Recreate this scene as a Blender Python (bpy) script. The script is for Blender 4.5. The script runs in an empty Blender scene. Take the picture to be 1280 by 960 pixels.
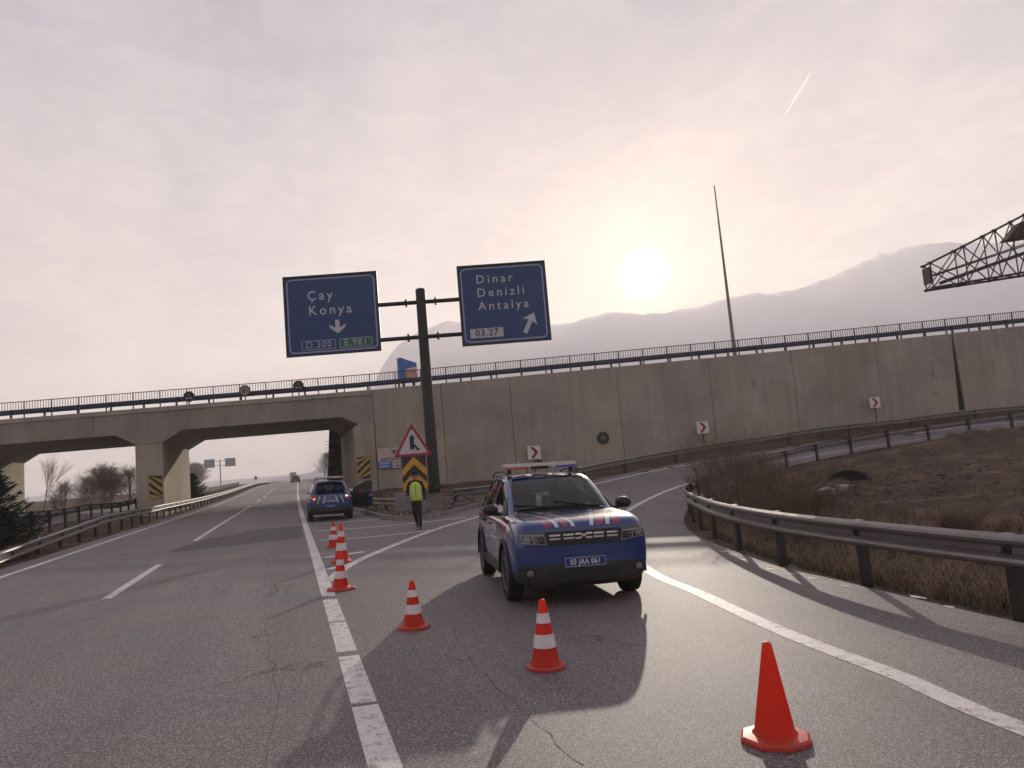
import bpy, bmesh, math, random
import numpy as np
from mathutils import Vector, Matrix
from mathutils.bvhtree import BVHTree
R=math.radians
rnd=random.Random(7)
scene=bpy.context.scene
col=scene.collection
# ------------------------------------------------------------------ camera
CAM_H=1.75; AZ=R(17.01); PITCH=R(5.92); ROLL=R(4.8)
cd=bpy.data.cameras.new('camera'); cam=bpy.data.objects.new('camera',cd); col.objects.link(cam)
cd.sensor_width=36; cd.lens=930/1280*36; cd.clip_start=.05; cd.clip_end=6000
r0=Vector((math.cos(AZ),-math.sin(AZ),0)); up0=Vector((-math.sin(AZ)*math.sin(PITCH),-math.cos(AZ)*math.sin(PITCH),math.cos(PITCH)))
fw=Vector((math.sin(AZ)*math.cos(PITCH),math.cos(AZ)*math.cos(PITCH),math.sin(PITCH)))
xc=r0*math.cos(ROLL)-up0*math.sin(ROLL); yc=r0*math.sin(ROLL)+up0*math.cos(ROLL)
M=Matrix((xc,yc,-fw)).transposed().to_4x4(); M.translation=Vector((0,0,CAM_H)); cam.matrix_world=M
scene.camera=cam
# ------------------------------------------------------------------ node helper
class NT:
    def __init__(s,t): s.t=t; s.n=t.nodes; s.l=t.links
    def put(s,sock,v):
        if isinstance(v,bpy.types.NodeSocket): s.l.new(v,sock)
        elif v is not None:
            try: sock.default_value=v
            except Exception: sock.default_value=(v[0],v[1],v[2],1) if not isinstance(v,(int,float)) else (v,v,v)
    def node(s,ty,props=None,**ins):
        n=s.n.new(ty)
        for k,v in (props or {}).items(): setattr(n,k,v)
        for k,v in ins.items(): s.put(n.inputs[int(k[1:])] if k[0]=='i' and k[1:].isdigit() else n.inputs[k.replace('_',' ')],v)
        return n
    def m(s,op,a,b=None,c=None,clamp=False):
        n=s.n.new('ShaderNodeMath'); n.operation=op; n.use_clamp=clamp
        for i,v in enumerate((a,b,c)):
            if v is not None: s.put(n.inputs[i],v)
        return n.outputs[0]
    def vm(s,op,a,b=None,out=0):
        n=s.n.new('ShaderNodeVectorMath'); n.operation=op
        s.put(n.inputs[0],a)
        if b is not None:
            if op=='SCALE': s.put(n.inputs[3],b)
            else: s.put(n.inputs[1],b)
        return n.outputs[out]
    def mix(s,f,a,b,mode='MIX'):
        n=s.n.new('ShaderNodeMix'); n.data_type='RGBA'; n.blend_type=mode
        s.put(n.inputs[0],f); s.put(n.inputs[6],a if isinstance(a,bpy.types.NodeSocket) else (*a[:3],1)); s.put(n.inputs[7],b if isinstance(b,bpy.types.NodeSocket) else (*b[:3],1))
        return n.outputs[2]
    def ss(s,x,a,b):
        n=s.n.new('ShaderNodeMapRange'); n.interpolation_type='SMOOTHSTEP'
        s.put(n.inputs[0],x); n.inputs[1].default_value=a; n.inputs[2].default_value=b
        n.inputs[3].default_value=0; n.inputs[4].default_value=1
        return n.outputs[0]
    def mr(s,x,a,b,c,d):
        n=s.n.new('ShaderNodeMapRange'); s.put(n.inputs[0],x)
        for i,v in enumerate((a,b,c,d)): n.inputs[i+1].default_value=v
        return n.outputs[0]
    def noise(s,vec,scale,detail=3,rough=.5,dist=0,out=0):
        n=s.n.new('ShaderNodeTexNoise'); s.put(n.inputs['Vector'],vec); n.inputs['Scale'].default_value=scale
        n.inputs['Detail'].default_value=detail; n.inputs['Roughness'].default_value=rough; n.inputs['Distortion'].default_value=dist
        return n.outputs[out]
    def sep(s,v):
        n=s.n.new('ShaderNodeSeparateXYZ'); s.put(n.inputs[0],v); return n.outputs
    def com(s,x,y,z):
        n=s.n.new('ShaderNodeCombineXYZ'); s.put(n.inputs[0],x); s.put(n.inputs[1],y); s.put(n.inputs[2],z); return n.outputs[0]
    def ramp(s,f,stops):
        n=s.n.new('ShaderNodeValToRGB'); s.put(n.inputs[0],f); e=n.color_ramp.elements
        while len(e)<len(stops): e.new(.5)
        for el,(p,c) in zip(e,stops): el.position=p; el.color=(*c,1)
        return n.outputs[0]
# ------------------------------------------------------------------ light
SUN_AZ=27.98; SUN_EL=13.19     # azimuth from +Y towards +X, elevation
sd=Vector((math.sin(R(SUN_AZ))*math.cos(R(SUN_EL)),math.cos(R(SUN_AZ))*math.cos(R(SUN_EL)),math.sin(R(SUN_EL))))
SKY_STRENGTH=0.07; SUN_STRENGTH=5.0
w=bpy.data.worlds.new("World"); scene.world=w; w.use_nodes=True; w.node_tree.nodes.clear(); t=NT(w.node_tree)
dirv=t.vm('NORMALIZE',t.node('ShaderNodeTexCoord').outputs['Generated'])
sx,sy,sz=t.sep(dirv)
sky=t.node('ShaderNodeTexSky',dict(sky_type='NISHITA',sun_disc=False,sun_elevation=R(SUN_EL),sun_rotation=R(SUN_AZ),air_density=1.6,dust_density=4.0,ozone_density=1.5)).outputs[0]
veil=t.ramp(sz,[(0,(1.50,1.27,1.07)),(.07,(1.24,1.06,.93)),(.14,(1.02,.885,.81)),(.26,(.85,.75,.745)),(.40,(.68,.615,.68)),(.60,(.52,.485,.59)),(1,(.43,.41,.52))])
dt=t.m('MAXIMUM',t.vm('DOT_PRODUCT',dirv,tuple(sd),out=1),0)
den=t.m('ADD',t.m('MAXIMUM',sz,0),.18)
cuv=t.com(t.m('DIVIDE',sx,den),t.m('DIVIDE',sy,den),.0)
mp=t.node('ShaderNodeMapping'); t.put(mp.inputs[0],cuv); mp.inputs['Rotation'].default_value=(0,0,R(25)); mp.inputs['Scale'].default_value=(1.6,.55,1)
c1=t.noise(mp.outputs[0],1.5,6,.58,.5); c2=t.noise(cuv,7.0,6,.62,1.2)
cl=t.m('ADD',t.m('MULTIPLY',t.ss(c1,.38,.62),.62),t.m('MULTIPLY',t.ss(c2,.38,.66),.38))
veil=t.mix(cl,t.mix(1,veil,(.66,.69,.80),'MULTIPLY'),t.mix(1,veil,(1.17,1.12,1.06),'MULTIPLY'))
g1=t.m('MULTIPLY',t.m('POWER',dt,7),.02); g2=t.m('MULTIPLY',t.m('POWER',dt,70),.04); g3=t.m('MULTIPLY',t.m('POWER',dt,900),.95)
disc=t.m('MULTIPLY',t.m('POWER',t.ss(dt,math.cos(R(2.1)),math.cos(R(.9))),2),9.0)
glow=t.mix(1,(1,.86,.62),t.com(g1,g1,g1),'MULTIPLY')
glow=t.vm('ADD',glow,t.mix(1,(1,.82,.48),t.com(g2,g2,g2),'MULTIPLY'))
glow=t.vm('ADD',glow,t.mix(1,(1,.86,.50),t.com(g3,g3,g3),'MULTIPLY'))
glow=t.vm('ADD',glow,t.com(disc,disc,disc))
# a short vapour trail high in the sky
ta=Vector((.602,.678,.421)).normalized(); tb=Vector((.586,.715,.382)).normalized(); tn=ta.cross(tb).normalized(); tm=(ta+tb).normalized(); td=(ta-tb).normalized()
off=t.m('ABSOLUTE',t.vm('DOT_PRODUCT',dirv,tuple(tn),out=1)); al=t.vm('DOT_PRODUCT',dirv,tuple(td),out=1); half=(ta-tb).length/2
tr=t.m('MULTIPLY',t.m('SUBTRACT',1,t.ss(off,.0004,.0016)),t.m('SUBTRACT',1,t.ss(t.m('ABSOLUTE',al),half*.75,half*1.05)))
tr=t.m('MULTIPLY',t.m('MULTIPLY',tr,.55),t.ss(t.vm('DOT_PRODUCT',dirv,tuple(tm),out=1),.9,.95))
skyc=t.vm('SCALE',t.vm('ADD',t.vm('ADD',veil,glow),t.com(tr,tr,t.m('MULTIPLY',tr,.9))),9.0)
skyc=t.vm('ADD',skyc,t.vm('SCALE',sky,.14))
bg=t.node('ShaderNodeBackground'); t.put(bg.inputs[0],skyc); bg.inputs[1].default_value=SKY_STRENGTH
wo=t.node('ShaderNodeOutputWorld'); t.l.new(bg.outputs[0],wo.inputs[0])
sl=bpy.data.lights.new('sun','SUN'); sl.energy=SUN_STRENGTH; sl.angle=R(.5); sl.color=(1,.88,.74)
so=bpy.data.objects.new('sun',sl); col.objects.link(so); so.rotation_euler=sd.to_track_quat('Z','Y').to_euler(); so.location=(0,0,60)
vs=scene.view_settings; scene.display_settings.display_device='sRGB'; vs.view_transform='Standard'; vs.look='None'; vs.gamma=1; vs.use_curve_mapping=False
vs.exposure=0.24
scene.cycles.volume_bounces=2; scene.cycles.max_bounces=8; scene.cycles.transparent_max_bounces=12
# ------------------------------------------------------------------ materials
def mat(name,base=(.5,.5,.5),rough=.6,metal=0.,coat=0.,fn=None,spec=None):
    m=bpy.data.materials.new(name); m.use_nodes=True; t=NT(m.node_tree); b=t.n['Principled BSDF']
    b.inputs['Base Color'].default_value=(*base,1); b.inputs['Roughness'].default_value=rough; b.inputs['Metallic'].default_value=metal
    b.inputs['Coat Weight'].default_value=coat; b.inputs['Coat Roughness'].default_value=.05
    if spec is not None: b.inputs['Specular IOR Level'].default_value=spec
    if fn: fn(t,b)
    return m
def bump(t,b,h,strength=.3,dist=.02):
    n=t.n.new('ShaderNodeBump'); n.inputs['Strength'].default_value=strength; n.inputs['Distance'].default_value=dist
    t.put(n.inputs['Height'],h); t.l.new(n.outputs[0],b.inputs['Normal'])
def objc(t): return t.n.new('ShaderNodeTexCoord').outputs['Object']
def varied(c,amt=.25,scale=3,fine=40,br=.1):
    def f(t,b):
        o=objc(t); a=t.noise(o,scale,5,.6); d=t.noise(o,fine,3,.6)
        k=t.m('ADD',t.m('MULTIPLY',t.m('SUBTRACT',a,.5),amt*2),t.m('MULTIPLY',t.m('SUBTRACT',d,.5),amt))
        k=t.m('ADD',k,1); t.put(b.inputs['Base Color'],t.mix(1,c,t.com(k,k,k),'MULTIPLY'))
        bump(t,b,d,br,.01)
    return f
def asphalt(tint,k=1.0):
    def f(t,b):
        o=objc(t); x,y,z=t.sep(o)
        ag=t.node('ShaderNodeTexVoronoi',dict(feature='F1')); t.put(ag.inputs['Vector'],o); ag.inputs['Scale'].default_value=150
        agc=t.sep(ag.outputs['Color'])[0]
        st=t.m('ADD',t.m('MULTIPLY',t.m('POWER',agc,4),2.6),.46)
        fine=t.noise(o,60,4,.72); big=t.noise(o,.35,5,.6,.4)
        long=t.noise(t.vm('MULTIPLY',o,(1.1,.04,1)),1.0,4,.6)
        # aggregate polished light, with darker wheel tracks running along the lane
        v=t.m('MULTIPLY',st,t.m('ADD',.35,t.m('MULTIPLY',fine,1.35)))
        v=t.m('MULTIPLY',v,t.m('ADD',.72,t.m('MULTIPLY',big,.55)))
        v=t.m('MULTIPLY',v,t.m('ADD',.60,t.m('MULTIPLY',long,.80)))
        cr=t.node('ShaderNodeTexVoronoi',dict(feature='DISTANCE_TO_EDGE')); t.put(cr.inputs['Vector'],t.vm('ADD',o,t.vm('SCALE',t.noise(o,1.1,4,.6,out=1),1.3))); cr.inputs['Scale'].default_value=.22
        ck=t.m('SUBTRACT',1,t.ss(cr.outputs[0],.0018,.006)); ck=t.m('MULTIPLY',ck,t.ss(t.noise(o,.5,2),.50,.60))
        v=t.m('MULTIPLY',v,t.m('SUBTRACT',1,t.m('MULTIPLY',ck,.75)))
        c=t.mix(t.ss(big,.35,.65),tint,(tint[0]*1.08,tint[1]*1.0,tint[2]*.93)); 
        t.put(b.inputs['Base Color'],t.mix(1,c,t.com(v,v,v),'MULTIPLY'))
        t.put(b.inputs['Roughness'],t.m('ADD',.50,t.m('MULTIPLY',fine,.24)))
        hh=t.m('SUBTRACT',t.m('ADD',t.m('MULTIPLY',fine,.5),t.m('MULTIPLY',ag.outputs['Distance'],-.9)),t.m('MULTIPLY',ck,.6))
        bump(t,b,hh,.34*k,.011)
    return f
MT={}
MT['asphalt']=mat('asphalt',fn=asphalt((.160,.142,.146)))
MT['asphalt_ramp']=mat('asphalt_ramp',fn=asphalt((.185,.163,.166)))
MT['darker_asphalt']=mat('darker_asphalt',fn=asphalt((.060,.052,.062)))
def paintline(t,b):
    o=objc(t); n=t.noise(o,9,6,.75); n2=t.noise(o,60,3,.7)
    wv=t.ss(t.m('ADD',t.m('MULTIPLY',n,.65),t.m('MULTIPLY',n2,.35)),.39,.50)
    dirt=t.m('ADD',.75,t.m('MULTIPLY',t.noise(o,1.5,4),.4))
    t.put(b.inputs['Base Color'],t.mix(wv,(.20,.18,.18),t.mix(1,(.72,.685,.65),t.com(dirt,dirt,dirt),'MULTIPLY')))
    bump(t,b,n2,.35,.008)
MT['road_paint']=mat('road_paint',rough=.6,fn=paintline)
def ground_m(t,b):
    o=objc(t); x,y,z=t.sep(o)
    a=t.noise(o,.55,7,.65,.6); f=t.noise(o,7,6,.72); ff=t.noise(o,38,4,.7); st=t.noise(t.vm('MULTIPLY',o,(.35,2.2,1)),1.3,6,.7,1.2)
    soil=t.mix(t.ss(f,.35,.65),(.055,.036,.030),(.135,.092,.072))
    straw=t.mix(t.ss(st,.4,.6),(.12,.078,.052),(.22,.155,.10))
    c=t.mix(t.ss(a,.46,.62),soil,straw)
    c=t.mix(t.m('MULTIPLY',t.ss(t.noise(o,2.1,5,.7),.58,.70),.7),c,(.035,.03,.026))
    c=t.mix(t.m('MULTIPLY',t.ss(t.noise(o,.9,3,.6),.60,.70),.45),c,(.05,.055,.025))
    k=t.m('ADD',.5,ff); t.put(b.inputs['Base Color'],t.mix(1,c,t.com(k,k,k),'MULTIPLY'))
    bump(t,b,t.m('ADD',t.m('MULTIPLY',f,1.0),t.m('MULTIPLY',ff,.4)),.9,.09)
MT['ground']=mat('ground',rough=.95,fn=ground_m,spec=.2)
def conc(c,streak=1.0,dark=(.05,.045,.045)):
    def f(t,b):
        o=objc(t); x,y,z=t.sep(o)
        a=t.noise(o,.35,6,.6,.3); fi=t.noise(o,14,5,.65); 
        s1=t.noise(t.com(x,t.m('MULTIPLY',y,1),t.m('MULTIPLY',z,.07)),1.7,6,.7)
        s2=t.noise(t.com(x,y,t.m('MULTIPLY',z,.03)),6.5,4,.65)
        bd=t.m('FRACT',t.m('MULTIPLY',x,1/.62)); bl=t.m('SUBTRACT',1,t.m('MULTIPLY',t.ss(t.m('ABSOLUTE',t.m('SUBTRACT',bd,.5)),.0,.035),1))
        v=t.m('ADD',.48,t.m('MULTIPLY',a,.75)); v=t.m('MULTIPLY',v,t.m('ADD',.68,t.m('MULTIPLY',s1,.55)))
        v=t.m('MULTIPLY',v,t.m('ADD',.92,t.m('MULTIPLY',s2,.15))); v=t.m('MULTIPLY',v,t.m('ADD',.88,t.m('MULTIPLY',fi,.24)))
        v=t.m('MULTIPLY',v,t.m('SUBTRACT',1,t.m('MULTIPLY',bl,.10)))
        cc=t.mix(t.ss(t.noise(o,.22,4,.6),.38,.62),c,(c[0]*1.06,c[1]*1.03,c[2]*.86))
        cc=t.mix(1,cc,t.com(v,v,v),'MULTIPLY')
        stn=t.m('MULTIPLY',t.ss(s1,.56,.72),t.ss(t.noise(o,.5,4,.7),.48,.62))
        cc=t.mix(t.m('MULTIPLY',stn,.7*streak),cc,dark)
        t.put(b.inputs['Base Color'],cc)
        bump(t,b,t.m('SUBTRACT',fi,t.m('MULTIPLY',bl,.6)),.35,.02)
    return f
MT['concrete']=mat('concrete',rough=.85,fn=conc((.41,.365,.34),1.1))
MT['concrete_old']=mat('concrete_old',rough=.85,fn=conc((.33,.30,.285),1.3))
MT['pier']=mat('pier',rough=.85,fn=conc((.42,.37,.31),.7,(.12,.07,.035)))
MT['abutment']=mat('abutment_concrete',rough=.85,fn=conc((.42,.36,.31),.15))
MT['kerb']=mat('kerb',rough=.85,fn=varied((.22,.205,.195),.5,4,30,.4))
MT['dark']=mat('dark_gap',(.012,.011,.011),.9)
def steel(c,r=.45):
    def f(t,b):
        o=objc(t); n=t.noise(o,3,5,.7); n2=t.noise(o,30,4,.6); k=t.m('ADD',.6,t.m('MULTIPLY',n,.8))
        cc=t.mix(1,c,t.com(k,k,k),'MULTIPLY'); cc=t.mix(t.m('MULTIPLY',t.ss(n2,.60,.72),t.ss(n,.5,.65)),cc,(.10,.055,.03))
        t.put(b.inputs['Base Color'],cc); t.put(b.inputs['Roughness'],t.m('ADD',r-.12,t.m('MULTIPLY',n2,.28))); bump(t,b,n2,.1,.004)
    return f
MT['galv']=mat('galvanised_steel',metal=.7,fn=steel((.22,.205,.195),.36))
MT['galv_dark']=mat('weathered_steel',metal=.5,fn=steel((.045,.043,.043),.5))
MT['rail']=mat('railing_steel',metal=.3,fn=steel((.06,.055,.065),.5))
MT['rail_blue']=mat('blue_grey_steel',metal=.3,fn=steel((.05,.07,.13),.5))
MT['pole_dark']=mat('dark_pole',metal=.2,fn=steel((.022,.022,.022),.5))
MT['pole_light']=mat('pale_pole',metal=.4,fn=steel((.22,.20,.17),.5))
MT['truss']=mat('truss_steel',metal=.3,fn=steel((.055,.045,.05),.55))
MT['sign_blue']=mat('sign_blue',fn=varied((.004,.042,.155),.12,.8,20,.03),rough=.35)
MT['sign_white']=mat('sign_white',(.52,.52,.56),.5)
MT['sign_dim']=mat('sign_dim_line',(.36,.38,.50),.5)
MT['sign_green']=mat('sign_green',(.01,.13,.05),.4)
MT['sign_plate']=mat('sign_plate_white',(.50,.47,.48),.5)
MT['white']=mat('white_paint',(.72,.68,.68),.5,fn=varied((.72,.68,.68),.1,4,30,.05))
MT['red']=mat('sign_red',(.30,.012,.03),.45)
MT['black']=mat('black_paint',(.012,.012,.014),.5)
MT['yellow']=mat('warning_yellow',fn=varied((.55,.27,.02),.25,4,20,.05),rough=.5)
MT['barrier_cream']=mat('barrier_cream',fn=varied((.30,.275,.19),.4,4,20,.05),rough=.6)
MT['yellow_dull']=mat('dull_yellow',fn=varied((.42,.29,.05),.4,4,20,.05),rough=.6)
MT['cream']=mat('cream_board',fn=varied((.50,.42,.34),.2,3,20,.05),rough=.6)
MT['orange']=mat('orange_board',(.55,.20,.05),.6)
MT['text_blue']=mat('blue_band',(.03,.12,.40),.5)
# ------------------------------------------------------------------ geometry helpers
def link(me,name,m=None,parent=None,smooth=False):
    o=bpy.data.objects.new(name,me); col.objects.link(o)
    if m is not None:
        for k in (m if isinstance(m,(list,tuple)) else [m]): me.materials.append(MT[k] if isinstance(k,str) else k)
    if parent is not None: o.parent=parent
    if smooth: me.polygons.foreach_set('use_smooth',[True]*len(me.polygons))
    return o
class MB:
    def __init__(s): s.v=[]; s.f=[]; s.mi=[]
    def add(s,vs,fs,mi=0):
        b=len(s.v); s.v+= [tuple(p) for p in vs]; s.f+=[tuple(i+b for i in f) for f in fs]; s.mi+=[mi]*len(fs); return s
    def box(s,c,d,rz=0,mi=0,rx=0,ry=0):
        m=Matrix.Rotation(rz,3,'Z')@Matrix.Rotation(ry,3,'Y')@Matrix.Rotation(rx,3,'X')
        vs=[Vector(c)+m@Vector((sx*d[0]/2,sy*d[1]/2,sz*d[2]/2)) for sx in (-1,1) for sy in (-1,1) for sz in (-1,1)]
        return s.add(vs,[(0,1,3,2),(4,6,7,5),(0,4,5,1),(2,3,7,6),(0,2,6,4),(1,5,7,3)],mi)
    def tube(s,a,b,ra,rb=None,n=8,mi=0,cap=True):
        a=Vector(a);b=Vector(b); rb=ra if rb is None else rb; d=(b-a)
        if d.length<1e-6: return s
        q=d.to_track_quat('Z','Y'); vs=[]
        for p,r in ((a,ra),(b,rb)):
            for i in range(n): an=2*math.pi*i/n; vs.append(p+q@Vector((math.cos(an)*r,math.sin(an)*r,0)))
        fs=[(i,(i+1)%n,n+(i+1)%n,n+i) for i in range(n)]
        if cap: fs+=[tuple(range(n-1,-1,-1)),tuple(range(n,2*n))]
        return s.add(vs,fs,mi)
    def lathe(s,prof,n=24,o=(0,0,0),mi=0,axis='Z'):
        vs=[]
        for r,z in prof:
            for i in range(n):
                an=2*math.pi*i/n; x,y=math.cos(an)*r,math.sin(an)*r
                p=(x,y,z) if axis=='Z' else ((z,x,y) if axis=='X' else (x,z,y))
                vs.append(Vector(p)+Vector(o))
        fs=[(k*n+i,k*n+(i+1)%n,(k+1)*n+(i+1)%n,(k+1)*n+i) for k in range(len(prof)-1) for i in range(n)]
        fs+=[tuple(range(n-1,-1,-1)),tuple((len(prof)-1)*n+i for i in range(n))]
        return s.add(vs,fs,mi)
    def prism(s,poly,o,u,v,w,mi=0):
        # poly in (u,v) coordinates, extruded by vector w from origin o
        o=Vector(o);u=Vector(u);v=Vector(v);w=Vector(w); n=len(poly)
        a=[o+u*p[0]+v*p[1] for p in poly]; b=[p+w for p in a]
        return s.add(a+b,[tuple(range(n)),tuple(range(2*n-1,n-1,-1))]+[(i,n+i,n+(i+1)%n,(i+1)%n) for i in range(n)],mi)
    def sweep(s,path,prof,mi=0,closed=True,up=Vector((0,0,1))):
        path=[Vector(p) for p in path]; n=len(prof); vs=[]
        for i,p in enumerate(path):
            tg=(path[min(i+1,len(path)-1)]-path[max(i-1,0)]); tg.z=0; tg.normalize(); la=Vector((tg.y,-tg.x,0))
            for a,z in prof: vs.append(p+la*a+up*z)
        k=n if closed else n-1
        fs=[(i*n+j,i*n+(j+1)%n,(i+1)*n+(j+1)%n,(i+1)*n+j) for i in range(len(path)-1) for j in range(k)]
        if closed: fs+=[tuple(range(n-1,-1,-1)),tuple((len(path)-1)*n+j for j in range(n))]
        return s.add(vs,fs,mi)
    def mesh(s,name='m'):
        me=bpy.data.meshes.new(name); me.from_pydata(s.v,[],s.f); me.update()
        if any(s.mi): me.polygons.foreach_set('material_index',s.mi)
        bm=bmesh.new(); bm.from_mesh(me); bmesh.ops.recalc_face_normals(bm,faces=bm.faces); bm.to_mesh(me); bm.free()
        return me
    def build(s,name,m,parent=None,smooth=False,bevel=0,ang=None):
        me=s.mesh(name); o=link(me,name,m,parent,smooth or ang is not None)
        if ang is not None: sharp(me,ang)
        if bevel:
            b=o.modifiers.new('bevel','BEVEL'); b.width=bevel; b.segments=2; b.limit_method='ANGLE'
        return o
def sharp(me,ang):
    bm=bmesh.new(); bm.from_mesh(me)
    for e in bm.edges:
        e.smooth = not (len(e.link_faces)==2 and e.calc_face_angle(0)>R(ang))
    bm.to_mesh(me); bm.free()
def tag(o,label=None,cat=None,group=None,kind=None):
    if label: o['label']=label
    if cat: o['category']=cat
    if group: o['group']=group
    if kind: o['kind']=kind
    return o
def empty(name,loc,rz=0,label=None,cat=None,group=None):
    o=bpy.data.objects.new(name,None); col.objects.link(o); o.location=loc; o.rotation_euler=(0,0,rz); o.empty_display_size=.2
    return tag(o,label,cat,group)
def text_mesh(s,size,depth=.004,align='CENTER',space=1.0,bold=0):
    cu=bpy.data.curves.new('t','FONT'); cu.body=s; cu.size=size; cu.extrude=depth; cu.align_x=align; cu.align_y='CENTER'; cu.space_character=space; cu.resolution_u=3
    cu.offset=bold
    o=bpy.data.objects.new('t',cu); col.objects.link(o); bpy.context.view_layer.update()
    me=bpy.data.meshes.new_from_object(o.evaluated_get(bpy.context.evaluated_depsgraph_get()))
    bpy.data.objects.remove(o); bpy.data.curves.remove(cu)
    vs=[v.co.copy() for v in me.vertices]; fs=[tuple(p.vertices) for p in me.polygons]; bpy.data.meshes.remove(me)
    return vs,fs
def add_text(mb,s,size,o,u,v,w,depth=.004,mi=0,align='CENTER',space=1.0,bold=0,sx=1.0):
    vs,fs=text_mesh(s,size,depth,align,space,bold); o=Vector(o);u=Vector(u);v=Vector(v);w=Vector(w)
    mb.add([o+u*p.x*sx+v*p.y+w*p.z for p in vs],fs,mi)
def spline(pts,n=8):
    p=[np.array(q,float) for q in pts]; out=[]
    for i in range(len(p)-1):
        a=p[max(i-1,0)];b=p[i];c=p[i+1];d=p[min(i+2,len(p)-1)]
        for k in range(n):
            t_=k/n; out.append(.5*((2*b)+(-a+c)*t_+(2*a-5*b+4*c-d)*t_*t_+(-a+3*b-3*c+d)*t_**3))
    out.append(p[-1]); return np.array(out)
def resample(p,step):
    p=np.asarray(p,float); d=np.r_[0,np.cumsum(np.linalg.norm(np.diff(p[:,:2],axis=0),axis=1))]
    n=max(2,int(round(d[-1]/step))+1); s=np.linspace(0,d[-1],n)
    return np.stack([np.interp(s,d,p[:,k]) for k in range(p.shape[1])],1)
def offset(p,d):
    a=np.asarray(p,float)[:,:2]; tg=np.gradient(a,axis=0); tg/=np.linalg.norm(tg,axis=1)[:,None]; return a+np.c_[tg[:,1],-tg[:,0]]*d
# ------------------------------------------------------------------ height of the land
RL=[(4.0,0,-.12),(4.19,3.7,-.125),(4.38,4.8,-.13),(4.57,6.5,-.14),(5.0,8.8,-.15),(5.5,11.4,-.165),(7.6,17.3,-.22),(10.6,23.1,-.27),(14.1,27.9,-.18),(17.9,31.4,.05),(22.5,33.6,.38),(28,34.2,.76),(34,33.4,1.1),(41,31.3,1.42),(49,28,1.7),(60,22.5,1.8)]
LL=[(.67,14,-.02),(1.4,16.5,-.04),(4.04,22.65,-.12),(6.7,27.2,-.15),(10,31.2,.05),(14,34,.3),(18.5,36.4,.6),(23.7,37.9,.88),(29,38.0,1.1),(36,36.9,1.35),(44,34.5,1.55),(53,31,1.7),(64,26,1.9)]
WB=[(5.2,47.2,.55),(9.6,46.2,.62),(14.3,45.2,.7),(20.7,43.8,1.1),(26,42.6,1.45),(32,41.3,1.85),(37.5,40.1,2.0),(44,38.6,2.35),(52,36.8,2.7),(64,34.2,3.0)]
FIELD=[(7.6,9,-.22),(9,6,-.25),(12,4,-.25),(9.8,14.9,-.3),(12.2,19,-.35),(15,23,-.35),(19,27,-.2),(24,29.3,.25),(30,29.5,.8),(36,27.8,1.2),(44,25,1.6),(14,12,-.3),(16,17,-.15),(20,21,.1),(26,24,.45),(34,20,.85),(24,12,.2),(30,6,.3),(44,14,1.0),(18,5,.0)]
CP=[(x,y,-.03*x) for x in (-7.2,-4,0) for y in (-12,-4,4,12,20,28,36,44,52,60,70,85)]+[(3.5,y,-.105) for y in (-12,-5,2,8,14,20,36,45,54,64)]
CP+=[(x,y,z) for x,z in ((-9.9,.5),(-12,.6),(-20,.7)) for y in (-5,8,18,26,34,44,56,68,85)]
CP+=[(14,-12,-.2),(30,-12,.0),(14,60,.8),(30,56,1.5),(50,52,2.5)]
CP+=[(2.7,28.5,-.08)]
CP+=RL+LL+WB+FIELD
P=np.array(CP,float)
def _phi(r2): return np.where(r2>1e-12,.5*r2*np.log(np.maximum(r2,1e-12)),0.)
def _fit(P,lam=.02):
    n=len(P);x=P[:,:2]/20;d=((x[:,None]-x[None])**2).sum(-1)
    K=_phi(d)+lam*.01*np.eye(n);Q=np.c_[np.ones(n),x]
    A=np.zeros((n+3,n+3));A[:n,:n]=K;A[:n,n:]=Q;A[n:,:n]=Q.T
    return np.linalg.solve(A,np.r_[P[:,2],0,0,0]),x
_w,_x=_fit(P)
def sst(a,b,t):
    t=np.clip((t-a)/(b-a),0,1);return t*t*(3-2*t)
def base(x,y):
    b=-.03*np.clip(x,-8,8)+np.where(x<-8,.3*sst(-8,-11,x),0)
    return b+1.0*sst(60,170,y)
def gz(x,y):
    x=np.atleast_1d(np.asarray(x,float));y=np.atleast_1d(np.asarray(y,float))
    sh=x.shape;x=x.ravel();y=y.ravel()
    q=np.c_[x,y]/20
    out=np.empty(len(x))
    for i in range(0,len(x),4000):
        d=((q[i:i+4000,None]-_x[None])**2).sum(-1)
        out[i:i+4000]=_phi(d)@_w[:-3]+_w[-3]+q[i:i+4000]@_w[-2:]
    onmain=np.abs(x+2.8)<4.4
    r=np.maximum(np.maximum(sst(55,72,y),sst(-10,-20,y)),np.maximum(sst(-20,-30,x),sst(60,75,x)))
    out=out*(1-r)+base(x,y)*r
    # the carriageway itself is an exact plane with a slight fall to the right
    m=sst(-8.6,-7.6,x)*(1-sst(.6,2.2,x))
    out=out*(1-m)+(-.03*x+1.0*sst(60,170,y))*m
    return out.reshape(sh)
def g(x,y): return float(gz(x,y)[0])
def shift(y): return 1.3*sst(30,230,np.asarray(y,float))
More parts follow.
